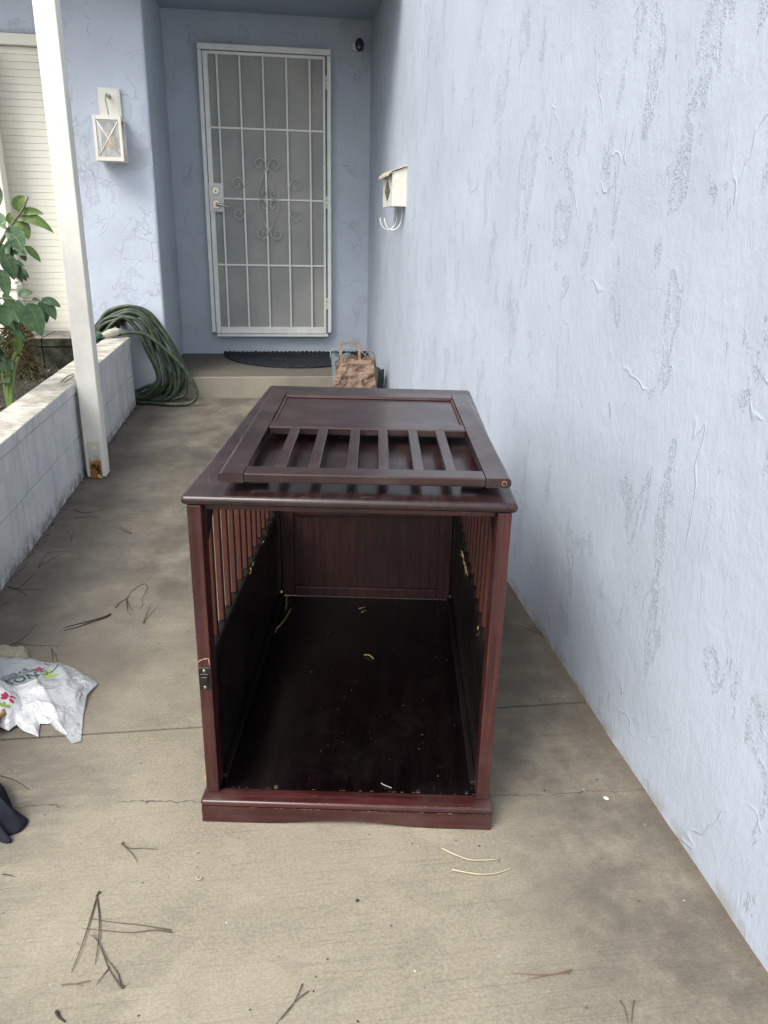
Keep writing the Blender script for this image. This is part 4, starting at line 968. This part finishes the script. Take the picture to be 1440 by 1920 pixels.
sheet('scrap', [(-0.83, 2.06), (-0.77, 2.075), (-0.715, 2.055), (-0.700, 2.015), (-0.725, 1.998), (-0.755, 2.012), (-0.80, 1.985), (-0.85, 1.99)], plain('beige_scrap', (0.30, 0.28, 0.21), 0.6, var=0.15), kf, 0.008, 1.0, 10, lambda x, y: 0.012*abs(noise.noise(Vector((x*30, y*26, 3)))), centre=(-0.765, 2.03))

# ------------------------------------------------------------------ dark cloth
t = NT('black_denim', 0.9, 0.1); v = t.map(); n = t.noise(v, 10, 4); t.color(t.mix(t.ramp(n, 0.3, 0.7), (0.010, 0.012, 0.017), (0.026, 0.029, 0.038))); t.bump(t.math('ADD', n, t.noise(v, 500, 2)), 0.003); M_cloth = t.m
def cloth_h(x, y):
    d = math.hypot((x+0.66)/0.13, (y-1.40)/0.12); return 0.060*max(0, 1-d*d*0.8)+0.020*(1-abs(noise.noise(Vector((x*13+y*8, y*12, 2))))*2)**2+0.006*abs(noise.noise(Vector((x*45, y*40, 2))))
_b = bag_h
def cloth_sheet():
    outl = [(-0.80, 1.47), (-0.70, 1.51), (-0.6320, 1.488), (-0.6020, 1.454), (-0.5810, 1.427), (-0.5620, 1.392), (-0.5520, 1.3680), (-0.5280, 1.3620), (-0.5240, 1.350), (-0.5300, 1.330), (-0.5420, 1.322), (-0.5600, 1.318), (-0.5420, 1.306), (-0.5420, 1.298), (-0.5560, 1.300), (-0.5780, 1.312), (-0.62, 1.305), (-0.70, 1.30), (-0.80, 1.33)]
    P = spline([(x, y, 0) for x, y in outl], 3, True); c = Vector((-0.64, 1.39, 0)); bm = bmesh.new(); rs = []
    for j in range(1, 25):
        f = j/24; rs.append([bm.verts.new((c.x+(p.x-c.x)*f, c.y+(p.y-c.y)*f, 0.002+cloth_h(c.x+(p.x-c.x)*f, c.y+(p.y-c.y)*f)*math.sqrt(max(0, 1-f**3))+0.003)) for p in P])
    cv = bm.verts.new((c.x, c.y, cloth_h(c.x, c.y)+0.005)); n_ = len(P)
    for k in range(n_): bm.faces.new((cv, rs[0][k], rs[0][(k+1) % n_]))
    for j in range(23):
        for k in range(n_): bm.faces.new((rs[j][k], rs[j][(k+1) % n_], rs[j+1][(k+1) % n_], rs[j+1][k]))
    low = [bm.verts.new((v.co.x, v.co.y, 0.0005)) for v in rs[-1]]
    for k in range(n_): bm.faces.new((rs[-1][k], rs[-1][(k+1) % n_], low[(k+1) % n_], low[k]))
    return bm
cl = obj('black_cloth', cloth_sheet(), M_cloth, None, True); tag(cl, 'bunched black cloth garment lying at the left edge of the path', 'cloth')

# ------------------------------------------------------------------ leafy plants in the planter
def leafmat(name, c1, c2, vein):
    t = NT(name, 0.42, 0.4); uv = t.n.new('ShaderNodeUVMap').outputs[0]; u, v, _ = t.xyz(uv)
    av = t.math('ABSOLUTE', v); ph = t.math('SUBTRACT', t.math('MULTIPLY', u, 11.0), t.math('MULTIPLY', av, 2.6))
    fr_ = t.math('ABSOLUTE', t.math('SUBTRACT', t.math('FRACT', ph), 0.5))
    vn = t.math('MAXIMUM', t.ramp(fr_, 0.42, 0.49), t.ramp(av, 0.07, 0.02))
    n = t.noise(t.map(), 25, 3); c = t.mix(t.ramp(n, 0.35, 0.65), c1, c2)
    t.color(t.mix(t.math('MULTIPLY', vn, vein), c, tuple(min(1, q*2.0+0.02) for q in c2)))
    t.bump(t.math('SUBTRACT', 1.0, vn), 0.0015, 0.7)
    t.b.inputs['Subsurface Weight'].default_value = 0.0
    return t.m
M_l1 = leafmat('fresh_leaf', (0.075, 0.135, 0.030), (0.125, 0.19, 0.05), 0.35)
M_l2 = leafmat('mature_leaf', (0.030, 0.070, 0.028), (0.055, 0.105, 0.045), 0.45)
M_l3 = leafmat('veined_leaf', (0.07, 0.13, 0.06), (0.12, 0.19, 0.095), 0.9)
M_stem = plain('green_brown_stem', (0.10, 0.105, 0.05), 0.7); M_gstem = plain('fresh_green_stalk', (0.14, 0.23, 0.055), 0.5)
def leaf(parent, org, a, c, b, w_, mat, facing=(0.1, -0.95, 0.35), shape=0.5):
    a, c, b = Vector(a), Vector(c), Vector(b); bm = bmesh.new(); uvl = bm.loops.layers.uv.new('UVMap')
    N = 12; rows = []; fn = Vector(facing).normalized()
    for i in range(N+1):
        t_ = i/N; p = (1-t_)**2*a+2*t_*(1-t_)*c+t_*t_*b; d = (2*(1-t_)*(c-a)+2*t_*(b-c)).normalized()
        s_ = d.cross(fn).normalized(); nn = s_.cross(d)
        wd = w_*0.5*(math.sin(math.pi*min(1, t_**0.93))**0.75 if 0 < t_ < 1 else 0.02)
        if 0 < t_ < 1: wd *= (1-0.25*t_)
        row = []
        for k in range(-2, 3):
            q = k/2; row.append((bm.verts.new(p+s_*wd*q+nn*(0.22*wd*abs(q)**1.3+0.05*wd*math.sin(i*2.2+k))), (t_, q)))
        rows.append(row)
    for i in range(N):
        for k in range(4):
            quad = [rows[i][k], rows[i][k+1], rows[i+1][k+1], rows[i+1][k]]
            f = bm.faces.new([q[0] for q in quad]); f.smooth = True
            for lp_, q in zip(f.loops, quad): lp_[uvl].uv = q[1]
    for v in bm.verts: v.co -= org
    return obj('leaf', bm, mat, parent)
LEAVES = [
((-0.984,3.500,1.184),(-0.995,3.500,1.224),(-0.958,3.500,1.244),0.060),
((-0.995,3.500,1.176),(-0.941,3.500,1.201),(-0.895,3.500,1.178),0.035),
((-1.008,3.500,1.156),(-0.935,3.500,1.185),(-0.865,3.500,1.108),0.050),
((-1.019,3.500,1.139),(-0.976,3.500,1.140),(-0.965,3.500,1.081),0.070),
((-1.027,3.500,1.139),(-1.034,3.500,1.163),(-1.021,3.500,1.183),0.030),
((-1.011,3.350,1.107),(-0.956,3.350,1.110),(-0.958,3.350,1.035),0.085),
((-1.023,3.350,1.130),(-1.008,3.350,1.151),(-0.997,3.350,1.149),0.100),
((-0.985,3.500,1.054),(-0.954,3.500,1.038),(-0.929,3.500,0.993),0.035),
((-1.005,3.500,1.031),(-0.990,3.500,1.017),(-0.989,3.500,0.996),0.030),
((-1.052,3.450,1.055),(-1.030,3.450,1.043),(-1.032,3.450,0.994),0.050),
((-1.009,3.400,1.001),(-0.989,3.400,1.001),(-0.967,3.400,0.981),0.020),
((-1.045,3.400,1.028),(-1.014,3.400,0.990),(-1.014,3.400,0.929),0.070),
((-1.044,3.420,1.019),(-1.001,3.420,0.979),(-0.989,3.420,0.916),0.050),
((-1.030,3.300,0.975),(-1.012,3.300,0.936),(-1.018,3.300,0.866),0.060),
((-0.975,3.300,0.874),(-0.953,3.300,0.897),(-0.920,3.300,0.885),0.040),
((-1.023,3.300,0.862),(-1.004,3.300,0.825),(-1.035,3.300,0.761),0.070),
((-1.049,3.300,0.845),(-1.046,3.300,0.804),(-1.045,3.300,0.759),0.060),
((-0.953,3.200,0.871),(-0.945,3.200,0.816),(-0.911,3.200,0.752),0.050),
((-0.916,3.200,0.860),(-0.895,3.200,0.816),(-0.880,3.200,0.732),0.085),
((-0.882,3.220,0.862),(-0.862,3.220,0.834),(-0.861,3.220,0.782),0.045),
((-0.862,3.220,0.868),(-0.835,3.220,0.834),(-0.828,3.220,0.794),0.045),
((-0.874,3.220,0.866),(-0.830,3.220,0.874),(-0.803,3.220,0.841),0.035),
((-0.899,3.200,0.872),(-0.888,3.200,0.872),(-0.870,3.200,0.870),0.020),
((-0.890,3.300,0.760),(-0.885,3.300,0.754),(-0.878,3.300,0.748),0.015),
((-1.060,3.300,0.763),(-1.047,3.300,0.747),(-1.043,3.300,0.718),0.050),
((-1.037,3.200,0.715),(-1.012,3.200,0.695),(-0.998,3.200,0.685),0.090),
((-1.048,3.200,0.633),(-1.030,3.200,0.623),(-1.023,3.200,0.592),0.080),
((-1.058,3.200,0.567),(-1.047,3.200,0.560),(-1.041,3.200,0.546),0.060),
((-1.012,3.200,0.612),(-0.988,3.200,0.643),(-0.975,3.200,0.685),0.050),
((-1.048,3.500,1.277),(-1.076,3.500,1.218),(-1.122,3.500,1.177),0.070),
((-1.117,3.500,1.077),(-1.161,3.500,1.055),(-1.214,3.500,0.972),0.080),
((-1.086,3.400,0.939),(-1.138,3.400,0.856),(-1.171,3.400,0.772),0.080),
((-1.130,3.400,0.772),(-1.194,3.400,0.751),(-1.245,3.400,0.687),0.080),
]
PO = Vector((-1.25, 3.45, 0.28))
pl = empty('guava_sapling', 'leafy green broad-leaved sapling rising from the planter in front of the white siding', 'plant', PO)
fresh = {0, 1, 2, 3, 4, 7}; veined = {5, 6}
for i, (a, c, b, w_) in enumerate(LEAVES):
    if i in (23, 24, 25, 26, 27, 28): continue
    leaf(pl, PO, a, c, b, w_, M_l1 if i in fresh else M_l3 if i in veined else M_l2, (random.uniform(-.2, .25), -0.9, random.uniform(0.1, 0.5)))
for pts, r_ in (([(-1.25,3.45,0.28),(-1.221,3.45,0.547),(-1.155,3.45,0.851),(-1.090,3.45,1.017),(-1.038,3.45,1.099),(-1.003,3.47,1.150),(-0.971,3.49,1.195),(-0.945,3.50,1.245)], 0.011),
                ([(-1.150,3.44,0.84),(-1.091,3.30,0.862),(-1.030,3.25,0.872),(-0.991,3.23,0.872),(-0.943,3.21,0.866),(-0.865,3.215,0.865)], 0.0045),
                ([(-1.150,3.45,0.90),(-1.106,3.42,0.950),(-1.044,3.41,1.025),(-1.012,3.40,1.005)], 0.0045),
                ([(-1.190,3.45,0.72),(-1.10,3.35,0.80),(-1.045,3.30,0.85)], 0.0045)):
    T('stem', [Vector(p)-PO for p in pts], r_, M_stem, pl, 7, 4, taper=lambda t: 1-0.75*t)
for k in range(16):
    z_ = random.uniform(0.70, 1.10); a0 = Vector((-1.125+0.10*(z_-0.7)/0.4+random.uniform(-0.02, 0.02), 3.47, z_))
    d = Vector((random.uniform(-0.2, 0.9), random.uniform(-0.4, 0.4), random.uniform(-0.5, 0.5))).normalized()*random.uniform(0.035, 0.055)
    leaf(pl, PO, a0, a0+d, a0+d*1.75+Vector((0, 0, -0.035)), random.uniform(0.035, 0.06), random.choice((M_l2, M_l2, M_l3)), (random.uniform(-.5, .5), -0.8, 0.5))
for k in range(26):   # foliage on the side of the sapling beyond the picture's edge
    z_ = random.uniform(0.55, 1.25); a0 = Vector((-1.20-random.uniform(0, 0.12), 3.45+random.uniform(-0.1, 0.12), z_))
    d = Vector((random.uniform(-0.9, -0.1), random.uniform(-0.7, 0.7), random.uniform(-0.2, 0.4)))*0.085
    leaf(pl, PO, a0, a0+d, a0+d*1.7+Vector((0, 0, -0.06)), random.uniform(0.05, 0.08), M_l2, (random.uniform(-.4, .4), -0.8, 0.5))
P2 = Vector((-1.13, 3.5, 0.28))
p2 = empty('green_stalk_plant', 'young plant with fat pale green stalks behind the capstones below the sapling', 'plant', P2)
for st_ in ([(-1.130,3.50,0.28),(-1.137,3.50,0.387),(-1.142,3.50,0.492),(-1.146,3.50,0.561)], [(-1.128,3.50,0.28),(-1.135,3.50,0.387),(-1.129,3.50,0.492),(-1.111,3.50,0.561),(-1.076,3.50,0.628)], [(-1.124,3.50,0.28),(-1.129,3.50,0.387),(-1.113,3.50,0.515),(-1.121,3.50,0.583),(-1.139,3.50,0.606)], [(-1.12,3.50,0.28),(-1.124,3.50,0.387),(-1.105,3.50,0.515),(-1.073,3.50,0.606)]):
    T('stalk', [Vector(p)-P2 for p in st_], 0.0105, M_gstem, p2, 8, 5, taper=lambda t: 1-0.45*t)
for (a, c, b, w_) in (((-1.075,3.50,0.62),(-1.060,3.50,0.66),(-1.052,3.48,0.715), 0.045), ((-1.146,3.50,0.56),(-1.115,3.48,0.585),(-1.085,3.46,0.560), 0.075), ((-1.142,3.50,0.50),(-1.13,3.47,0.525),(-1.105,3.45,0.505), 0.06), ((-1.139,3.50,0.606),(-1.15,3.46,0.665),(-1.10,3.44,0.700), 0.085), ((-1.15,3.5,0.60),(-1.19,3.48,0.66),(-1.24,3.46,0.64), 0.085), ((-1.14,3.5,0.56),(-1.2,3.5,0.57),(-1.25,3.5,0.52), 0.08), ((-1.13,3.5,0.60),(-1.15,3.42,0.64),(-1.17,3.36,0.62), 0.08)):
    leaf(p2, P2, a, c, b, w_, M_l1 if w_ < 0.05 else M_l2, (0.1, -0.8, 0.6))
# dead brown grass tuft
bm = bmesh.new()
for k in range(1800):
    h_ = random.random(); rr = 0.10*(1-h_*0.55)*math.sqrt(random.random()); a = random.uniform(0, 6.28)
    c = Vector((-1.455+rr*math.cos(a), 4.78+rr*math.sin(a), 0.27+0.38*h_*(1-rr*3)))
    d = Vector((random.uniform(-1, 1), random.uniform(-1, 1), random.uniform(-1.6, 0.6))).normalized()*random.uniform(0.03, 0.09); e = d.cross(Vector((0.3, 1, 0.2))).normalized()*random.uniform(0.0005, 0.0014)
    v1, v2, v3, v4 = (bm.verts.new(q) for q in (c-e, c+e, c+d*0.6+Vector((0, 0, 0.004))+e*0.6, c+d-Vector((0, 0, 0.01)))); f = bm.faces.new((v1, v2, v3, v4)); f.material_index = random.choice((0, 0, 1, 2))
tf = obj('dead_grass', bm, [plain('tan_dead_grass', (0.135, 0.105, 0.048), 0.9, var=0.3), plain('rust_dead_grass', (0.09, 0.062, 0.028), 0.9, var=0.3), plain('olive_dead_grass', (0.075, 0.07, 0.032), 0.9, var=0.3)])
tag(tf, 'shaggy tan dead grass clump beside the mossy block ledge', 'dead grass', kind='stuff')
bm = bmesh.new()
for k in range(500):
    c = Vector((-1.36+random.uniform(-.16, .12), 4.55+random.uniform(-.35, .3), 0.27+random.uniform(0, .11)*random.random()))
    d = Vector((random.uniform(-1, 1), random.uniform(-1, 1), random.uniform(-.2, 1.2))).normalized()*random.uniform(0.02, 0.05); e = d.cross(Vector((0.3, 1, 0.2))).normalized()*random.uniform(0.001, 0.003)
    f = bm.faces.new([bm.verts.new(q) for q in (c-e, c+e, c+d)]); f.material_index = random.choice((0, 1))
tag(obj('low_weeds', bm, [plain('dull_weed', (0.05, 0.06, 0.025), 0.9), plain('brown_weed', (0.09, 0.07, 0.04), 0.9)]), 'dry low weeds on the mulch at the far end of the planter', 'weeds', kind='stuff')
# white capped gate post behind the plants
gp = empty('gate_post', 'short white capped vinyl post half hidden behind the sapling leaves', 'post', (-1.585, 5.22, 0.25))
B('post_shaft', (-0.062, -0.045, 0), (0.050, 0.045, 0.500), M_sid, gp, 0.003); B('post_cap', (-0.074, -0.057, 0.501), (0.058, 0.057, 0.532), M_sid, gp, 0.006, 2); B('post_cap_top', (-0.060, -0.045, 0.5325), (0.046, 0.045, 0.552), M_sid, gp, 0.008, 2)

# ------------------------------------------------------------------ pine needles and crumbs on the concrete
M_need = plain('dry_pine_needle', (0.085, 0.058, 0.04), 0.75); M_needd = plain('dark_pine_needle', (0.030, 0.022, 0.017), 0.8); M_needt = plain('tan_pine_needle', (0.17, 0.105, 0.065), 0.75)
NEEDLES = [
[[(-0.3460,1.1490),(-0.3470,1.0960),(-0.3500,1.0340),(-0.3560,0.9900)],[(-0.3470,1.1460),(-0.3320,1.0940),(-0.3240,1.0460),(-0.3210,1.0010)]],
[[(-0.2040,1.0530),(-0.2230,1.0580),(-0.2590,1.0710),(-0.3040,1.0810),(-0.3500,1.0940)],[(-0.2010,1.0480),(-0.2320,1.0550),(-0.2720,1.0570),(-0.3140,1.0650),(-0.3560,1.0740)]],
[[(-0.2700,0.9500),(-0.2810,0.9800),(-0.3040,1.0100),(-0.3350,1.0620)],[(-0.2710,0.9520),(-0.2960,0.9890),(-0.3230,1.0410),(-0.3410,1.0600)]],
[[(-0.2960,0.9920),(-0.3050,0.9740),(-0.3110,0.9590)]],
[[(-0.3660,0.9680),(-0.3500,0.9670),(-0.3310,0.9630)],[(-0.3460,0.9670),(-0.3320,0.9680),(-0.3210,0.9710)]],
[[(-0.3630,0.9220),(-0.3580,0.9140),(-0.3460,0.9030)]],
[[(-0.5320,1.2180),(-0.5200,1.2140),(-0.5080,1.2080)]],
[[(0.0290,0.9080),(0.0080,0.8930),(-0.0240,0.8600)],[(0.0200,0.9220),(0.0050,0.8900),(-0.0160,0.8660)]],
[[(0.5250,0.8300),(0.5280,0.8160),(0.5220,0.7930)],[(0.5480,0.8270),(0.5380,0.8110),(0.5280,0.7920)]],
[[(0.4690,0.8940),(0.4350,0.8890),(0.3880,0.8840)],[(0.4640,0.8890),(0.4160,0.8900),(0.3640,0.8990)]],
[[(-0.6250,1.5080),(-0.5880,1.4880),(-0.5500,1.4560)]],
[[(-0.3240,1.2680),(-0.3100,1.2550),(-0.2950,1.2350),(-0.2860,1.2160)],[(-0.3210,1.2670),(-0.3040,1.2560),(-0.2800,1.2530),(-0.2490,1.2450)]],
[[(-0.8570,3.2510),(-0.7970,3.2000),(-0.7230,3.2370)]],
[[(-0.8290,3.1390),(-0.7770,3.1500),(-0.7200,3.1410)]],
[[(-0.9070,3.0420),(-0.8880,3.0720),(-0.8100,3.0500)]],
[[(-0.7840,2.8920),(-0.7970,2.9580),(-0.8100,3.0480)],[(-0.7840,2.8920),(-0.8090,2.9590),(-0.8340,2.9990)]],
[[(-0.5710,2.9520),(-0.6090,2.9960),(-0.6440,3.0470)],[(-0.5720,2.9450),(-0.6190,2.9940),(-0.6540,3.0300)]],
[[(-0.8420,2.6450),(-0.8450,2.7060),(-0.8450,2.7750),(-0.8090,2.7840),(-0.7530,2.7820)],[(-0.8420,2.6450),(-0.8190,2.7150),(-0.7920,2.7700)]],
[[(-0.9030,2.5030),(-0.8620,2.4840),(-0.8490,2.5420),(-0.8370,2.5950)],[(-0.9030,2.5030),(-0.8670,2.4750),(-0.7840,2.4640)],[(-0.8670,2.4750),(-0.8400,2.4490),(-0.8180,2.4210)]],
[[(-0.5290,2.2570),(-0.5640,2.2290),(-0.6180,2.2060),(-0.6470,2.1870)],[(-0.5300,2.2500),(-0.5690,2.2170),(-0.6040,2.1930),(-0.6430,2.1690)]],
[[(-0.4950,2.3690),(-0.4840,2.3140),(-0.4740,2.2680)],[(-0.4950,2.3690),(-0.4760,2.3130),(-0.4590,2.2730)],[(-0.5180,2.3040),(-0.5120,2.3430),(-0.4950,2.3690),(-0.4830,2.4330),(-0.4540,2.4770),(-0.4390,2.4440),(-0.4440,2.3640),(-0.4370,2.3140),(-0.4450,2.2900)]],
[[(-0.4170,2.1960),(-0.4060,2.2380),(-0.3850,2.3150)],[(-0.4170,2.1960),(-0.4150,2.2550),(-0.4120,2.3200)]],
[[(-0.7910,2.0840),(-0.7610,2.1040),(-0.7120,2.0920),(-0.6270,2.0800)],[(-0.7810,2.0900),(-0.7570,2.1170),(-0.7450,2.1600),(-0.7360,2.2220)]],
[[(-0.6550,2.0660),(-0.6440,2.0340),(-0.6310,1.9880)],[(-0.6550,2.0660),(-0.6330,2.0260),(-0.6190,1.9890)]],
[[(-0.7580,2.0880),(-0.7400,2.0440),(-0.7440,2.0680),(-0.7550,2.0840)]],
[[(0.7980,1.9810),(0.7740,2.0240),(0.7350,2.0710)],[(0.8000,1.9860),(0.7870,2.0380),(0.7580,2.0830)]],
[[(0.7820,2.2290),(0.7930,2.3290),(0.7930,2.3810)]],
]
NL_ = ['tall narrow inverted V of dry pine needles at the bottom left', 'long pair of brown pine needles pointing right across the inverted V', 'crossed loop of pine needles below and right of the inverted V',
 'single short needle branching from the crossed loop at the bottom left', 'pale reddish pine needles lying flat left of the crossed loop', 'short dark broken needle tip near the bottom left corner', 'short needle end at the left frame edge below the black cloth',
 'pair of pine needles running off the bottom edge left of centre', 'V of pine needles at the bottom edge right of centre', 'faint tan pine needle pair on the lower right concrete', 'curved brown needle just above the black cloth',
 'forked pine needles left of the crate base corner', 'farther of two parallel needles near the planter foot', 'nearer of two parallel needles near the planter foot', 'long thin needle arching out from the planter foot',
 'V of fine needles close to the planter foot', 'pair of needles lying alone between planter and crate', 'long tan needle cluster beside the planter foot joint', 'spread needle cluster touching the planter foot at the left edge',
 'thick dark pair of pine needles left of the crate, straight', 'wiry looped twig with a small needle tuft left of the crate', 'fine V of needles nearest the crate leg on its left', 'long needle fork just beyond the shopping bag',
 'narrow upright needle loop right above the shopping bag', 'tiny curled needle behind the shopping bag', 'pair of needles touching the foot of the blue wall', 'dark needle along the foot of the blue wall beside the crate']
for i, (grp, lb) in enumerate(zip(NEEDLES, NL_)):
    o0 = Vector((*grp[0][0], 0.0)); bm = bmesh.new(); thick = {19: 0.0019, 18: 0.0013, 0: 0.0012, 5: 0.0026}.get(i, 0.0009)
    for j, st in enumerate(grp):
        P = spline([(x, y, 0.0008+0.0012*((k*7+j*3+i) % 3)) for k, (x, y) in enumerate(st)], 5)
        tube(bm, [p-o0 for p in P], thick, 5, taper=lambda t: 1.25-0.8*t)
    if i in (0, 2, 11, 19, 21): tube(bm, [Vector((0, 0, 0.002)), Vector((0.004, 0.004, 0.003))], thick*1.8, 6)
    o = obj('pine_needle', bm, M_needt if i in (4, 9) else M_needd if i in (5, 19, 20, 6, 12, 13) else M_need); o.location = o0
    tag(o, lb, 'pine needles', 'dry pine needles on the path')
for pts, lb in (([(-0.957,3.927),(-0.970,3.844),(-0.965,3.711)], 'farther needle lying on the planter capstone by the post'), ([(-0.942,3.871),(-0.944,3.762),(-0.948,3.700)], 'nearer needle lying on the planter capstone by the post')):
    loose('pine_needle', [(x, y, 0.4585) for x, y in pts], 0.0016, M_needd, lb, 'pine needles', 'dry pine needles on the path')
loose('straw', [(0.3080,1.1820,.003),(0.3270,1.1640,.004),(0.3550,1.1470,.003),(0.3860,1.1410,.004),(0.4150,1.1420,.003)], 0.0014, M_straw2, 'farther of two pale curved straws on the concrete in front of the crate', 'straw', 'pale straws on the path', lambda t: 1.2-0.6*t)
loose('straw', [(0.3150,1.1270,.003),(0.3370,1.1170,.004),(0.3670,1.1090,.003),(0.3980,1.1070,.004),(0.4300,1.1160,.003)], 0.0014, M_straw2, 'nearer of two pale curved straws on the concrete in front of the crate', 'straw', 'pale straws on the path', lambda t: 1.2-0.6*t)
loose('husk', [(-0.170,1.166,.003),(-0.168,1.160,.004),(-0.162,1.160,.003),(-0.160,1.165,.003)], 0.0012, M_straw2, 'tiny white curled husk on the front concrete', 'husk')
bm = bmesh.new(); poly = [(0.006*math.cos(2*math.pi*k/12)*(1.4 if k in (0, 1) else 1), 0.010*math.sin(2*math.pi*k/12)) for k in range(12)]; poly = [(a*0.55, b*0.6) for a, b in poly]; prism(bm, poly, 0, 0.002)
wc = obj('white_chip', bm, M_white); wc.location = (0.695, 1.283, 0.001); wc.rotation_euler = (0, 0, 0.9); tag(wc, 'small white paint chip beside the crack near the blue wall', 'paint chip')
def pebbles(name, n, region, smin, smax, mat, label):
    bm = bmesh.new()
    for k in range(n):
        x, y = region(); s = random.uniform(smin, smax)*(1 if random.random() < 0.9 else 1.7)
        a = [random.uniform(0.6, 1.2) for _ in range(3)]; rz = random.uniform(0, 3)
        cs = [Vector((math.cos(rz+q*math.pi/2)*s*a[q % 2], math.sin(rz+q*math.pi/2)*s*a[q % 2], 0)) for q in range(4)]
        c = Vector((x, y, 0.0002)); vs = [bm.verts.new(c+q) for q in cs]+[bm.verts.new(c+Vector((0, 0, s*a[2]*0.8)))]
        for i in range(4): bm.faces.new((vs[i], vs[(i+1) % 4], vs[4]))
    tag(obj(name, bm, mat), label, 'grit', kind='stuff')
def away():
    while True:
        x, y = random.uniform(-0.88, 0.78), random.uniform(0.75, 5.3); q = CM.inverted() @ Vector((x, y, 0))
        if not (-0.31 < q.x < 0.31 and -0.04 < q.y < 1.02): return x, y
pebbles('dark_grit', 260, away, 0.0008, 0.0024, M_needd, 'dark specks of grit scattered over the concrete')
pebbles('pale_grit', 55, away, 0.0008, 0.0024, plain('pale_grit', (0.5, 0.48, 0.42), 0.8), 'pale specks of grit scattered over the concrete')
def foot():
    y = 1.2+4.0*random.random(); return (XL+0.004+abs(random.gauss(0, 0.012)), y)
pebbles('foot_debris', 420, foot, 0.0012, 0.0042, plain('dark_debris', (0.05, 0.042, 0.033), 0.95), 'line of dirt crumbs along the foot of the planter wall')
def foot2():
    y = 0.5+4.8*random.random(); return (0.790-abs(random.gauss(0, 0.010)), y)
pebbles('foot_debris', 260, foot2, 0.001, 0.003, plain('brown_debris', (0.12, 0.09, 0.06), 0.95), 'line of dirt crumbs along the foot of the long blue wall')
